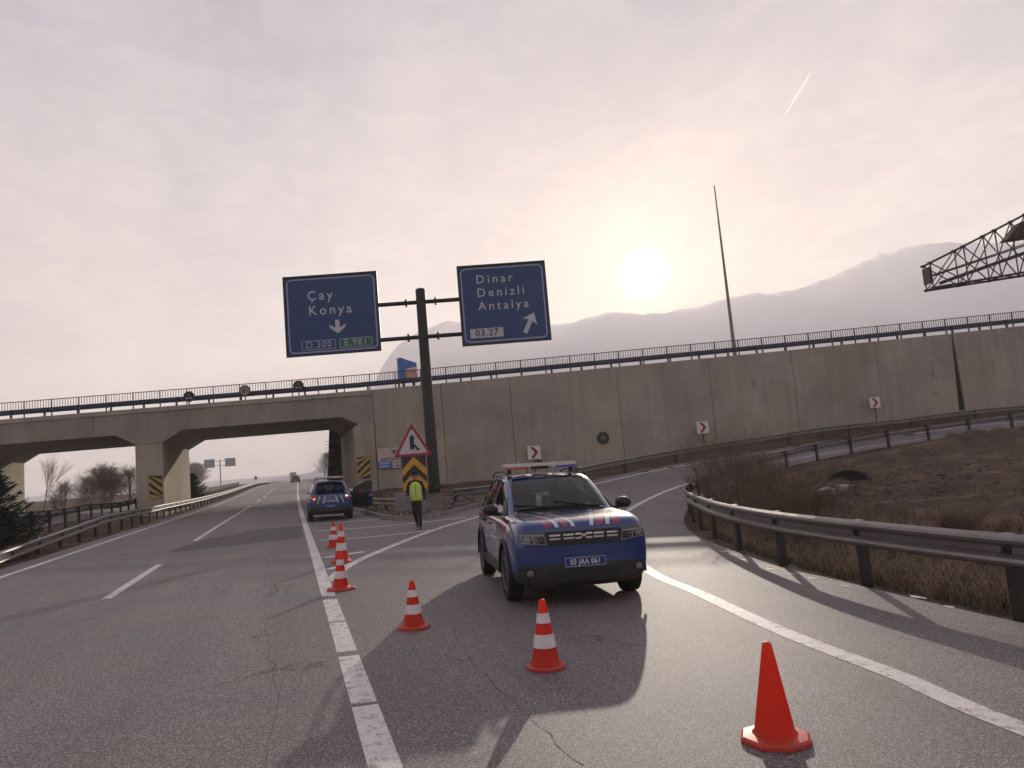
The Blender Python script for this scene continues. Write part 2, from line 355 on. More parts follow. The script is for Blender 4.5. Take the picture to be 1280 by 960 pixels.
# ------------------------------------------------------------------ ground, roads
def axis(*seg):
    out=[seg[0][0]]
    for a,b,s in seg:
        n=max(1,int(round((b-a)/s))); out+=list(np.linspace(a,b,n+1)[1:])
    return np.array(out)
xs=axis((-2600,-400,200),(-400,-60,30),(-60,-24,2),(-24,4,1),(4,44,.28),(44,64,1),(64,200,8),(200,3000,200))
ys=axis((-600,-60,60),(-60,-6,3),(-6,3,.6),(3,34,.28),(34,60,.7),(60,120,4),(120,400,20),(400,3400,250))
X,Y=np.meshgrid(xs,ys); Z=gz(X,Y)
def vnoise(x,y,s,seed):
    rs=np.random.RandomState(seed); gr=rs.rand(256,256); u=x/s;v=y/s
    i=np.floor(u).astype(int);j=np.floor(v).astype(int);fu=u-i;fv=v-j;fu=fu*fu*(3-2*fu);fv=fv*fv*(3-2*fv)
    G=lambda a,b: gr[a%256,b%256]
    return (G(i,j)*(1-fu)+G(i+1,j)*fu)*(1-fv)+(G(i,j+1)*(1-fu)+G(i+1,j+1)*fu)*fv
GP=[(6.7,-8),(6.72,-2),(6.75,2),(6.8,5.3),(6.98,7.69),(7.31,9.88),(7.97,12.23),(8.94,14.87),(10.7,18.8),(12.6,22.2),(15.7,26.3),(19.2,29.4),(23.2,31.6),(28.2,32.4),(33.6,31.6),(40.4,29.5),(48.2,26.4),(58,21)]
gp=resample(spline(GP,10),.35)
def field_mask(x,y):
    # distance into the field behind the loop's guardrail
    sh=x.shape; q=np.c_[x.ravel(),y.ravel()]; out=np.zeros(len(q)); sel=np.where((q[:,0]>6)&(q[:,0]<64)&(q[:,1]>-12)&(q[:,1]<34))[0]
    tg=np.gradient(gp,axis=0)
    for i0 in range(0,len(sel),4000):
        ii=sel[i0:i0+4000]; d=q[ii,None]-gp[None]; k=(d**2).sum(-1).argmin(1); dd=d[np.arange(len(ii)),k]; tt=tg[k]
        side=(tt[:,1]*dd[:,0]-tt[:,0]*dd[:,1])/np.linalg.norm(tt,axis=1); out[ii]=side
    return out.reshape(sh)
FM=field_mask(X,Y); fm=sst(.2,2.5,FM)
bumps=(vnoise(X,Y,1.7,1)-.5)*.16+(vnoise(X,Y,.7,2)-.5)*.10+(vnoise(X,Y,.33,3)-.5)*.05
mound=lambda cx,cy,rx,ry,h: h*np.exp(-(((X-cx)/rx)**2+((Y-cy)/ry)**2))
Zm=mound(16.5,21.5,2.2,1.6,.35)+mound(20.5,25.5,3,1.6,.3)+mound(25,27.5,3,1.2,.35)+mound(31,27.8,3.5,1.2,.5)+mound(37,26.6,4,1.3,.45)+mound(10.5,10.5,1.6,1.2,.28)+mound(14.8,19.2,1.2,.9,.25)
far=sst(150,600,np.hypot(X,Y))*0
Z=Z-.035+fm*(bumps+Zm*(.8+.5*vnoise(X,Y,.5,9)))
wallstrip=(Y>36)&(Y<49.2-.22*X)&(X>4); Z=Z+np.where(wallstrip,(vnoise(X,Y,.8,5)-.5)*.12,0)
Z=np.where((Y>49.6-.22*X)&(X>5.5)&(Y<64-.22*X),np.maximum(Z,0),Z)
gm=bpy.data.meshes.new('ground'); nx,ny=len(xs),len(ys)
vv=np.stack([X.ravel(),Y.ravel(),Z.ravel()],1)
idx=np.arange(nx*ny).reshape(ny,nx); ff=np.stack([idx[:-1,:-1],idx[:-1,1:],idx[1:,1:],idx[1:,:-1]],-1).reshape(-1,4)
gm.from_pydata(vv.tolist(),[],ff.tolist()); gm.update()
tag(link(gm,'ground','ground',smooth=True),kind='structure')
def fieldz(x,y):
    i=int(np.clip(np.searchsorted(xs,x),1,nx-1)); j=int(np.clip(np.searchsorted(ys,y),1,ny-1))
    fx=(x-xs[i-1])/(xs[i]-xs[i-1]); fy=(y-ys[j-1])/(ys[j]-ys[j-1])
    return float((Z[j-1,i-1]*(1-fx)+Z[j-1,i]*fx)*(1-fy)+(Z[j,i-1]*(1-fx)+Z[j,i]*fx)*fy)
def strip(name,left,right,nt,dz,m,sh=None):
    L=np.asarray(left);Rr=np.asarray(right); tt=np.linspace(0,1,nt+1)
    PX=L[:,None,0]*(1-tt)+Rr[:,None,0]*tt; PY=L[:,None,1]*(1-tt)+Rr[:,None,1]*tt
    PZ=gz(PX,PY)+dz
    if sh: PX=PX+shift(PY)
    n=len(L); me=bpy.data.meshes.new(name); ix=np.arange(n*(nt+1)).reshape(n,nt+1)
    f=np.stack([ix[:-1,:-1],ix[:-1,1:],ix[1:,1:],ix[1:,:-1]],-1).reshape(-1,4)
    me.from_pydata(np.stack([PX.ravel(),PY.ravel(),PZ.ravel()],1).tolist(),[],f.tolist()); me.update()
    return tag(link(me,name,m,smooth=True),kind='structure')
yy=np.r_[np.arange(-14,66,.5),np.arange(66,200,2),np.arange(200,900,20)]
strip('road',np.c_[np.full(len(yy),-6.75),yy],np.c_[1.2+2.15*sst(17,30,yy),yy],24,0,'asphalt',True)
# the ramp: matched points on its two edges
RR=[(6.5,-14),(6.5,-4),(6.6,3.6),(6.7,6.2),(7.0,8.6),(7.35,10.8),(9.3,16.6),(12.5,22.3),(15.7,26.6),(19.2,29.6),(23,31.7),(28,32.4),(33.8,31.6),(40.4,29.5),(48.2,26.3),(59.2,20.8)]
LLs=[(.9,-14),(.9,-4),(.9,4),(.9,7),(.9,10),(.9,13),(.9,20),(.9,28.5),(6.4,29.9),(13.2,34.9),(18,37.3),(23.6,38.8),(29.1,38.9),(36.2,37.8),(44.3,35.4),(64.5,26.9)]
k=10; a=spline(LLs,k); b=spline(RR,k)
strip('ramp_road',a,b,28,-.0012,'asphalt')
yo=np.arange(-20,230,2.)
strip('opposite_road',np.c_[np.full(len(yo),-19.5),yo],np.c_[np.full(len(yo),-11.2),yo],10,.0,'asphalt',True)
def ribbon(mb,path,wd,dz=.009,sh=False):
    p=resample(path,.4); l=offset(p,-wd/2); r=offset(p,wd/2); n=len(p); v=[]
    for q in (l,r):
        z=gz(q[:,0],q[:,1])+dz; x=q[:,0]+(shift(q[:,1]) if sh else 0); v+=list(zip(x.tolist(),q[:,1].tolist(),z.tolist()))
    mb.add(v,[(i,n+i,n+i+1,i+1) for i in range(n-1)])
def mark(name,paths,wd,sh=False,dz=.002):
    mb=MB()
    for p in paths: ribbon(mb,p,wd,dz,sh)
    return tag(mb.build(name,'road_paint'),kind='structure')
patch=MB(); 
pl=[(-3.25,22.0),(.3,23.6)]; pu=[(-3.35,25.8),(-1.75,27.8),(-1.6,29.3),(.3,30.1)]
mx=np.linspace(-3.3,.3,19); lo=np.interp(mx,[-3.3,.3],[22.0,23.7])+.12*np.sin(mx*5); hi=np.interp(mx,[-3.3,-1.75,-1.6,.3],[25.6,27.8,29.3,30.1])
hi[:3]=[22.4,23.9,25.2]
v=[];
for x_,a_,b_ in zip(mx,lo,hi):
    for q in np.linspace(a_,b_,9): v.append((x_,q,g(x_,q)+.0012))
patch.add(v,[(i*9+j,(i+1)*9+j,(i+1)*9+j+1,i*9+j+1) for i in range(18) for j in range(8)])
tag(patch.build('darker_asphalt','darker_asphalt'),kind='structure')  # darker area across the right lane, far edge stepped
mark('left_edge_line',[[(-6.1,-10),(-6.1,220)]],.16,True)
# broken centre line
dl=[(-2.98,1.5,4.2)]+[(-2.95,13.8,19)]+[(-3.0,25.9,60)]+[(-3.0,s,s+5) for s in range(70,210,12)]
mark('centre_line',[[(x,a_),(x,b_)] for x,a_,b_ in dl[1:]],.15,True)
mark('right_edge_line',[[(.46,-10),(.46,6.05)],[(.46,6.12),(.46,7.75)],[(.46,7.95),(.46,9.55)],[(.46,9.62),(.46,11.4)],[(.46,11.7),(.46,200)]],.20,True)
mark('ramp_left_line',[spline([(.67,13.4)]+[p[:2] for p in LL][:-1],8)],.20)
mark('ramp_right_line',[spline([p[:2] for p in RL],8)],.20)
mark('gore_marking',[[(.86,30.3),(3.09,30.1)],spline([(.76,26.15),(3.3,26.3),(6.1,27.15)],6),spline([(.75,22.1),(2.4,22.1),(4.0,22.75)],6),[(.62,17.3),(1.55,17.9)],[(.6,15.1),(.95,15.5)]],.20,dz=.003)
# hills far beyond the road
RG=[(-30,0.3),(2,0.4),(4.8,3.2),(6,6.0),(7.3,8.2),(9,10.0),(12.5,11.2),(16,10.4),(21.1,10.2),(23,10.35),(24.9,10.7),(27.3,10.25),(29.5,10.2),(31.5,10.25),(32.6,10.6),(34.5,10.7),(38.9,10.5),(42.2,11.45),(44.4,12.0),(45.9,12.25),(48.5,11.85),(52.5,11.0),(57,9.5),(65,8),(80,6),(95,3)]
az_=np.linspace(-30,95,420); el_=np.interp(az_,[p[0] for p in RG],[p[1] for p in RG])
el_=np.convolve(np.pad(el_,3,'edge'),np.ones(7)/7,'valid')
rs=np.array([640,700,760,820,880,940,1000,1060,1120]); HK=2.2; V=[]
for i,(a_,e_) in enumerate(zip(az_,el_)):
    for r_ in rs:
        tt_=np.clip((r_-640)/360,0,1); hgt=(1000*math.tan(R(e_))+1.75)*(tt_**1.15)
        hgt=hgt if r_<=1000 else hgt*(1-(r_-1000)/180)
        wob=(vnoise(np.array([a_*1.0]),np.array([r_/40]),2.2,11)[0]-.5)*34*(math.sin(math.pi*tt_)) + (vnoise(np.array([a_*1.0]),np.array([r_/60.]),.6,12)[0]-.5)*5*min(1,e_/4)
        V.append((math.sin(R(a_))*r_*HK,math.cos(R(a_))*r_*HK,max(-1,(hgt+wob*min(1,e_/5)-1)*HK)))
n=len(rs); hm=bpy.data.meshes.new('hills'); hm.from_pydata(V,[],[(i*n+j,(i+1)*n+j,(i+1)*n+j+1,i*n+j+1) for i in range(len(az_)-1) for j in range(n-1)]); hm.update()
MT['hill']=mat('hill_haze_pale',rough=.95,fn=varied((.66,.62,.62),.45,.006,.08,.2),spec=.1)  # very pale base colour, haze over the hills painted into it
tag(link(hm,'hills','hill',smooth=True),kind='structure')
# morning mist over the plain
HAZE=.00052
hb=MB(); hb.box((250,1400,268.5),(6200,4500,551.0))
hz=bpy.data.materials.new('mist'); hz.use_nodes=True; hz.node_tree.nodes.clear(); tt=NT(hz.node_tree)
pv=tt.node('ShaderNodeVolumePrincipled'); pv.inputs['Density'].default_value=HAZE; pv.inputs['Color'].default_value=(.975,.96,.99,1); pv.inputs['Anisotropy'].default_value=.3
oo=tt.node('ShaderNodeOutputMaterial'); tt.l.new(pv.outputs[0],oo.inputs['Volume'])
ho=link(hb.mesh(),'haze',hz); tag(ho,'thin even morning mist over the whole plain','haze',kind='stuff')
MT['crack']=mat('tar_in_cracks',(.06,.053,.056),.8)
def crack(pts,wd,seed):
    rn=np.random.RandomState(seed); p=resample(np.array(pts,float),.12); j=np.cumsum(rn.randn(len(p),2)*.012,axis=0); j-=np.linspace(0,1,len(p))[:,None]*j[-1]; p=p+j+rn.randn(len(p),2)*.006
    w_=wd*.55*(.15+1.0*rn.rand(len(p))); tg=np.gradient(p,axis=0); tg/=np.linalg.norm(tg,axis=1)[:,None]; nn=np.c_[tg[:,1],-tg[:,0]]; V_=[]
    for s_ in (-1,1):
        q=p+nn*w_[:,None]*s_/2; V_+=list(zip(q[:,0].tolist(),q[:,1].tolist(),(gz(q[:,0],q[:,1])+.0013).tolist()))
    n_=len(p); return V_,[(i,n_+i,n_+i+1,i+1) for i in range(n_-1)]
cm=MB()
for i_,(pt_,w_) in enumerate([([(1.74,10.9),(1.57,8.3),(1.54,7),(1.55,5.5),(1.56,4.3)],.014),([(1.3,7.3),(1.56,6.8),(1.8,6.6),(2.25,6.4)],.012),([(-1.4,12.3),(-.96,12.7),(-.5,13),(-.13,13.3),(.4,13.7)],.03),([(-.72,24),(-.4,16),(-.25,10),(-.2,6.4),(-.24,2.5)],.012),([(-4.5,12),(-4.2,15),(-4.4,20)],.015),([(-.4,12.2),(-.3,12.9),(-.35,13.6)],.05),([(-.15,12.4),(-.1,13.1)],.05)]):
    cm.add(*crack(pt_,w_,i_))
tag(cm.build('road_crack','crack'),kind='structure')
# ------------------------------------------------------------------ the overpass
def wy(x): return 49.2-.22*x
def wtop(x): return float(np.interp(x,[-50,-17,5.3,18,33,49,80],[6.75,6.93,7.06,7.3,7.62,8.1,9.1]))
UX=Vector((1,-.22,0)); UN=Vector((.2149,.9766,0)); DY=Vector((0,13,0)); ZU=Vector((0,0,1))
O0=Vector((0,49.2,0))
br=empty('overpass',(0,49.2,0),0,'grey concrete overpass on broad piers crossing the main road','bridge')
def brp(mb,name,m,parent=br,**k):
    me_o=mb.build(name,m,parent,**k); me_o.matrix_parent_inverse=br.matrix_world.inverted() if False else Matrix.Translation((0,-49.2,0)) ; return me_o
# deck: profile with chamfered haunches at each pier
so=5.47
prof=[(-48,6.55),(-34,6.62),(-17,6.66),(5.3,6.76),(5.3,4.9),(4.35,4.9),(3.3,so),(-6.3,so-.03),(-7.55,4.75),(-9.15,4.75),(-10.3,so-.06),(-18.6,so-.08),(-19.7,4.75),(-21.3,4.75),(-22.4,so-.1),(-31,so-.1),(-32.2,4.7),(-33.8,4.7),(-35,so-.1),(-48,so-.15)]
d=MB(); d.prism(prof,O0,UX,ZU,DY); brp(d,'deck','concrete_old')
d=MB(); pp=[(-48,6.55),(-34,6.62),(-17,6.66),(5.3,6.76)]; tp=[(5.3,7.06),(-17,6.93),(-34,6.85),(-48,6.78)]
d.prism(pp+tp,O0+Vector((0,-.07,0)),UX,ZU,Vector((0,13.14,0))); brp(d,'edge_slab','concrete')
for x0 in (-9.15,-21.3,-33.8):
    d=MB(); d.prism([(x0,-.6),(x0+1.6,-.6),(x0+1.6,4.76),(x0,4.76)],O0+Vector((0,.05,0)),UX,ZU,Vector((0,12.9,0))); brp(d,'pier','pier')
d=MB(); d.prism([(4.0,-.8),(5.28,-.8),(5.28,4.92),(4.33,4.92),(4.0,4.75)],O0+Vector((0,-.02,0)),UX,ZU,Vector((0,12.9,0))); brp(d,'abutment','abutment')
# ------------------------------------------------------------------ retaining wall
rw=empty('retaining_wall',(5.3,48,0),0,'long stained concrete retaining wall rising behind the slip road','wall')
def seg(x0,x1,dx0t=0,dx1t=0,name='wall_panel'):
    d=MB(); xs_=np.linspace(x0,x1,max(2,int((x1-x0)/3)+1)); b=[(x,-.9) for x in xs_]; tpt=[(x,wtop(x)) for x in xs_]
    tpt[0]=(x0+dx0t,wtop(x0)); tpt[-1]=(x1+dx1t,wtop(x1))
    d.prism(b+tpt[::-1],O0,UX,ZU,Vector((0,.7,0))); o=d.build(name,'concrete',rw); o.matrix_parent_inverse=Matrix.Translation((-5.3,-48,0)); return o
joints=[5.33,9.6,13.95,20.9,27,32.6,38.4]
for a_,b_ in zip(joints[:-1],joints[1:]): seg(a_,b_-.035)
seg(38.4,43.40,0,.38); seg(44.15,50,-.24,0); seg(50.03,57); seg(57.03,66); seg(66.03,78)
d=MB(); d.prism([(5.3,-.9),(78,-.9),(78,8.6),(49,7.7),(33,7.2),(5.3,6.7)],O0+Vector((0,.72,0)),UX,ZU,Vector((0,.3,0)))
d.prism([(43.2,.2),(44.4,.2),(44.2,7.85),(43.5,7.85)],O0+Vector((0,.12,0)),UX,ZU,Vector((0,.55,0))); o=d.build('backing','dark',rw); o.matrix_parent_inverse=Matrix.Translation((-5.3,-48,0))
# carriageway on top
d=MB(); tx=np.linspace(-48,78,60); v=[]
for x in tx:
    z=wtop(x)-.12+.13*(1 if x<5 else 1); v+=[(x,wy(x)+.9,z+.004),(x,wy(x)+12.0,z+.004)]
d.add(v,[(2*i,2*i+2,2*i+3,2*i+1) for i in range(len(tx)-1)])
tag(d.build('overpass_road','asphalt'),kind='structure')
d=MB(); v=[]
for x in tx[24:]:
    z=wtop(x); v+=[(x,wy(x)+12,z),(x,wy(x)+20,z-4.5),(x,wy(x)+26,.2)]
m_=len(v)//3; d.add(v,[(3*i+j,3*i+3+j,3*i+4+j,3*i+1+j) for i in range(m_-1) for j in (0,1)])
tag(d.build('embankment','ground'),kind='structure')
# ------------------------------------------------------------------ parapet railing
pr=empty('parapet_railing',(5.3,48,7.06),0,'dark steel parapet railing with close upright bars along the overpass edge','railing')
PI=Matrix.Translation((-5.3,-48,-7.06))
def prb(mb,name,m='rail'):
    o=mb.build(name,m,pr); o.matrix_parent_inverse=PI; return o
sp=1.6; px_=np.arange(-46,72,sp)
def rp(x,h,dy=.16): return Vector((x,wy(x)+dy,wtop(x)+h))
d=MB()
for a_,b_ in zip(px_[:-1],px_[1:]): d.tube(rp(a_,1.04),rp(b_,1.04),.028,n=6)
prb(d,'top_rail')
d=MB()
for a_,b_ in zip(px_[:-1],px_[1:]): d.tube(rp(a_,.52),rp(b_,.52),.018,n=4)
prb(d,'lower_rail')
for i,x in enumerate(px_):
    d=MB(); d.box(rp(x,.50),(.07,.07,1.06)); prb(d,'post')
    if i<len(px_)-1:
        d=MB()
        for k in range(1,10):
            xx=x+sp*k/10; d.box(rp(xx,.78),(.03,.02,.50))
        prb(d,'baluster_panel')
WP=[(-.01,.165),(.032,.135),(.042,.105),(.032,.075),(-.035,.03),(-.035,-.03),(.032,-.075),(.042,-.105),(.032,-.135),(-.01,-.165)]
WPC=WP+[(a-.012,z) for a,z in WP[::-1]]
def guardrail(name,label,path,hgt,m,pm,step=2.3,side=1,double=False,post=(.10,.12),zf=None,cat='guardrail',inset=.09,ends=None):
    """path: list of (x,y); beam on the given side of the posts (+1 = right of travel along the path)"""
    P=resample(np.asarray(path,float)[:,:2],.5); z=np.array([zf(x,y) for x,y in P]) if zf else gz(P[:,0],P[:,1])
    hh=np.full(len(P),hgt) if ends is None else np.interp(P[:,1],[e[0] for e in ends],[e[1] for e in ends])
    e=empty(name,(float(P[0,0]),float(P[0,1]),float(z[0])),0,label,cat); inv=Matrix.Translation((-P[0,0],-P[0,1],-z[0]))
    sides=(side,-side) if double else (side,)
    for s_ in sides:
        rj=random.Random(len(P)); i0=0; k_=0
        while i0<len(P)-1:
            i1=min(len(P)-1,i0+8); j_=(.0035 if k_%2 else 0); dz_=rj.uniform(-.007,.007); q=offset(P,s_*(inset+j_)); sl_=range(i0,min(len(P),i1+1)); pts_=[(q[i,0],q[i,1],z[i]+hh[i]-.165+dz_) for i in sl_]
            if len(pts_)>1:
                if i1<len(P)-1: a_=Vector(pts_[-1]); b_=Vector(pts_[-2]); pts_.append(tuple(a_+(a_-b_).normalized()*.16))
                d=MB(); d.sweep(pts_,[(a*s_,zz) for a,zz in WPC]); o=d.build('rail_section',m,e); o.matrix_parent_inverse=inv
            i0=i1; k_+=1
    Q=resample(P,step); zq=np.array([zf(x,y) for x,y in Q]) if zf else gz(Q[:,0],Q[:,1])
    hq=np.interp(Q[:,1],[e_[0] for e_ in ends],[e_[1] for e_ in ends]) if ends is not None else np.full(len(Q),hgt)
    tg=np.gradient(Q,axis=0); cnt=0; bl=MB()
    for i in range(len(Q)):
        if hq[i]<.35: continue
        an=math.atan2(tg[i,1],tg[i,0]); c=(Q[i,0],Q[i,1])
        if cnt<98:
            d=MB(); hb_=hq[i]+.02; d.box((c[0],c[1],zq[i]+hb_/2-.15),(post[1],post[0],hb_+.3-.04),an)
            for s_ in sides:
                nx_,ny_=math.sin(an)*s_,-math.cos(an)*s_; d.box((c[0]+nx_*.055,c[1]+ny_*.055,zq[i]+hq[i]-.155),(.10,.05,.22),an)
            o=d.build('post',pm,e); o.matrix_parent_inverse=inv; cnt+=1
        for s_ in sides:
            nx_,ny_=math.sin(an)*s_,-math.cos(an)*s_; bl.tube((c[0]+nx_*(inset-.03),c[1]+ny_*(inset-.03),zq[i]+hq[i]-.155),(c[0]+nx_*(inset+.012),c[1]+ny_*(inset+.012),zq[i]+hq[i]-.155),.022,n=6)
    o=bl.build('bolts','galv_dark',e); o.matrix_parent_inverse=inv; o['kind']='stuff' if len(Q)>100 else 'part'
    if 'kind' in o and o['kind']=='part': del o['kind']
    return e
guardrail('guardrail','dark steel crash barrier behind the railing on top of the overpass',[(x,wy(x)+.62) for x in np.arange(-46,72,2)],.62,'rail_blue','rail',step=2.0,side=-1,zf=lambda x,y:wtop(x))
gp2=[tuple(p) for p in spline(GP,8)]
guardrail('guardrail','curved weathered crash barrier round the grassy inside of the slip road',gp2,.83,'galv','galv_dark',step=2.32,side=-1,zf=lambda x,y:g(x,y),post=(.09,.13))
og=[tuple(p) for p in spline([(7.0,33.0)]+[tuple(q) for q in offset(LL,-1.6)[4:]],6)]
guardrail('guardrail','long crash barrier at the foot of the concrete retaining wall',og,.75,'galv','galv_dark',step=4.0,side=1)
guardrail('guardrail','double sided crash barrier in the central reservation with its near end turned down',[(-7.25+float(shift(y)),y) for y in np.arange(14,230,2.)],.75,'galv','galv_dark',step=2.3,side=1,double=True,ends=[(14,.12),(22,.34),(34,.76),(400,.76)])
guardrail('guardrail','sunlit crash barrier beside the opposite carriageway left of the bridge pier',[(-10+float(shift(y)),y) for y in np.arange(16,48.,2.)]+[(-10+float(shift(y)),y) for y in np.arange(48,150.,2.)],.88,'galv','galv_dark',step=2.3,side=-1)
guardrail('guardrail','short yellowish crash barrier end behind the gore kerb beside the concrete block',[(4.35,32.0),(4.0,35),(3.6,40),(3.4,47),(3.35,60)],.68,'barrier_cream','galv_dark',step=2.3,side=-1)
# ------------------------------------------------------------------ gore island with kerb
KP=[(3.2,46),(3.25,38),(3.4,31.5),(3.75,28.9),(4.3,28.1),(5.0,28.3),(6.0,29.3),(7.6,31.3),(9.5,33.1)]
ks=resample(spline(KP,6),.5); d=MB(); kz=gz(ks[:,0],ks[:,1])
d.sweep([(ks[i,0],ks[i,1],kz[i]) for i in range(len(ks))],[(-.08,-.1),(-.08,.14),(-.06,.16),(.10,.16),(.10,-.1)])
tag(d.build('kerb','kerb'),'pale concrete kerb rounding the tip of the gore island','kerb',)
ip=[(x+.05,y+.12) for x,y in ks[::2]]+[(10.5,36.5),(8,46.3),(4.6,47.6),(3.3,46.5)]
bm=bmesh.new(); fv=[bm.verts.new((x,y,g(x,y)+.12)) for x,y in ip]; f=bm.faces.new(fv); bmesh.ops.triangulate(bm,faces=[f])
for _ in range(4): bmesh.ops.subdivide_edges(bm,edges=bm.edges[:],cuts=1,use_grid_fill=True) if len(bm.verts)<9000 else None
for v_ in bm.verts: v_.co.z=g(v_.co.x,v_.co.y)+.13+.12*(float(vnoise(np.array([v_.co.x+50]),np.array([v_.co.y]),.5,4)[0])-.4)
im=bpy.data.meshes.new('gravel_island'); bm.to_mesh(im); bm.free(); tag(link(im,'gravel_island','ground',smooth=True),kind='structure')
rk=MB(); r2=random.Random(3)
def stone(mb,c,s,r):
    ph=[(0,0,1),(0,0,-1)]+[(math.cos(a)*math.cos(b),math.sin(a)*math.cos(b),math.sin(b)) for b in (-.6,.5) for a in [k*math.pi/3+b for k in range(6)]]
    vs=[Vector(c)+Vector((p[0]*s*r.uniform(.7,1.3),p[1]*s*r.uniform(.7,1.3),p[2]*s*.6*r.uniform(.7,1.2))) for p in ph]
    fs=[(1,2+(i+1)%6,2+i) for i in range(6)]+[(2+i,2+(i+1)%6,8+(i+1)%6,8+i) for i in range(6)]+[(8+i,8+(i+1)%6,0) for i in range(6)]
    mb.add(vs,fs)
for _ in range(260):
    x=r2.uniform(3.5,9); y=r2.uniform(28.6,38)
    if x>3.7+max(0,(y-28.2))*.95+1.2: continue
    stone(rk,(x,y,g(x,y)+.17),r2.choice((.04,.05,.07,.12)),r2)
tag(rk.build('rubble','kerb'),'loose stones and broken concrete on the gore island','rubble',kind='stuff')
bk=MB(); zb=g(5.1,31.4)
bk.box((5.1,31.35,zb+.40),(1.95,1.0,.98),R(-12)); o=bk.build('concrete_block','kerb',bevel=.03); tag(o,'low square concrete block under the big blue direction signs','concrete block')
# ------------------------------------------------------------------ cantilever direction signs
SA=R(-14); U=Vector((math.cos(SA),math.sin(SA),0)); FN=Vector((math.sin(SA),-math.cos(SA),0))   # FN faces the traffic
S0=Vector((.1,32,0)); sp_=S0+U*5.72
sign=empty('direction_sign_post',tuple(sp_+ZU*.78),0,'tall dark steel T shaped post carrying two blue direction signs','sign post')
SI=Matrix.Translation(-(sp_+ZU*.78))
def sg(mb,name,m,par=None,**k):
    par=par or sign; o=mb.build(name,m,par,**k); o.matrix_parent_inverse=SI; return o
pz=sp_-FN*.12
d=MB(); d.tube(pz+ZU*.75,pz+ZU*9.28,.245,.205,n=20); sg(d,'pole','pole_dark',ang=40)
d=MB(); d.tube(pz+ZU*9.28,pz+ZU*9.36,.22,.16,n=20); sg(d,'pole_cap','pole_dark',ang=40)
d=MB(); d.tube(pz+ZU*.88,pz+ZU*.93,.42,n=20)
for k_ in range(8): a_=k_*math.pi/4; d.tube(pz+Vector((math.cos(a_)*.34,math.sin(a_)*.34,.9)),pz+Vector((math.cos(a_)*.34,math.sin(a_)*.34,1.02)),.03,n=6)
sg(d,'base_plate','pole_dark')
for z_ in (8.78,7.28):
    d=MB(); d.tube(pz-U*3.9+ZU*z_,pz+U*3.9+ZU*z_,.088,n=12); sg(d,'arm','pole_dark',ang=40)
    for s_ in (-1,1):
        d=MB(); c_=pz+U*s_*.62+ZU*z_; d.tube(c_-U*.05,c_-U*.005,.17,n=12); d.tube(c_+U*.005,c_+U*.05,.17,n=12)
        sg(d,'flange','pole_dark',ang=40)
def rrect(w_,h_,r_,n_=5):
    out=[]
    for cx,cy,a0 in ((w_/2-r_,h_/2-r_,0),(-w_/2+r_,h_/2-r_,90),(-w_/2+r_,-h_/2+r_,180),(w_/2-r_,-h_/2+r_,270)):
        for k_ in range(n_+1): a=R(a0+90*k_/n_); out.append((cx+math.cos(a)*r_,cy+math.sin(a)*r_))
    return out
def frame_ring(mb,o,u,v,w,wd,hg,r_,tk,mi=0):
    a=rrect(wd,hg,r_); b=rrect(wd-2*tk,hg-2*tk,max(r_-tk,.01)); n_=len(a)
    vs=[o+u*p[0]+v*p[1]+w*.004 for p in a]+[o+u*p[0]+v*p[1]+w*.004 for p in b]
    mb.add(vs,[(i,(i+1)%n_,n_+(i+1)%n_,n_+i) for i in range(n_)],mi)
def board(name,label,c,w_,h_,par_inv=None):
    e=empty(name,tuple(c),0,label,'direction sign'); inv=Matrix.Translation(-Vector(c)); c=Vector(c)
    def add(mb,nm,m,p=e,**k): o=mb.build(nm,m,p,**k); o.matrix_parent_inverse=inv if p is e else Matrix(); return o
    d=MB(); d.prism([(-w_/2,-h_/2),(w_/2,-h_/2),(w_/2,h_/2),(-w_/2,h_/2)],c,U,ZU,-FN*.05); add(d,'panel','sign_blue')
    d=MB()
    for z_ in (-h_*.3,0,h_*.3): d.box(c-FN*.09+ZU*z_,(w_*.96,.07,.06),SA)
    add(d,'back_rail','pole_dark')
    d=MB(); fr=.10
    for s_ in (-1,1):
        d.box(c+U*s_*(w_/2)+FN*0,(.06,.11,h_+.06),SA); d.box(c+ZU*s_*(h_/2),(w_+.06,.108,.06),SA)
    add(d,'frame','black')
    d=MB(); frame_ring(d,c+FN*.004,U,ZU,FN,w_-.20,h_-.20,.22,.05); add(d,'border','sign_dim')
    return e,c,add
bl,c,add=board('direction_sign','large blue direction sign on the left arm with white town names and a down arrow',S0+U*1.98+ZU*8.52,3.88,3.36)
# lettering
d=MB()
for s_,x_,z_ in (('Çay',-1.0,.82),('Konya',-.98,.18)): add_text(d,s_,.56,c+FN*.012+U*x_+ZU*z_,U,ZU,FN,align='LEFT',space=1.34,bold=.003)
add(d,'lettering','sign_white')
d=MB(); d.prism([(-.09,.02),(-.09,.36),(.09,.36),(.09,.02),(.36,.18),(.30,.02),(0,-.22),(-.30,.02),(-.36,.18)][::-1],c+FN*.008+U*.20+ZU*(-.62),U,ZU,FN*.006); add(d,'arrow','sign_white')
d=MB(); frame_ring(d,c+FN*.006+U*(-.62)+ZU*(-1.27),U,ZU,FN,1.42,.40,.03,.025); add_text(d,'D.300',.40,c+FN*.012+U*(-.62)+ZU*(-1.27),U,ZU,FN,space=1.12); add(d,'route_panel','sign_dim')
d=MB(); d.prism([(-.68,-.2),(.68,-.2),(.68,.2),(-.68,.2)],c+FN*.005+U*.92+ZU*(-1.27),U,ZU,FN*.003); frame_ring(d,c+FN*.009+U*.92+ZU*(-1.27),U,ZU,FN,1.36,.40,.03,.025,1); add_text(d,'E.981',.40,c+FN*.014+U*.92+ZU*(-1.27),U,ZU,FN,space=1.12,mi=1)
add(d,'route_panel',('sign_green','sign_dim'))
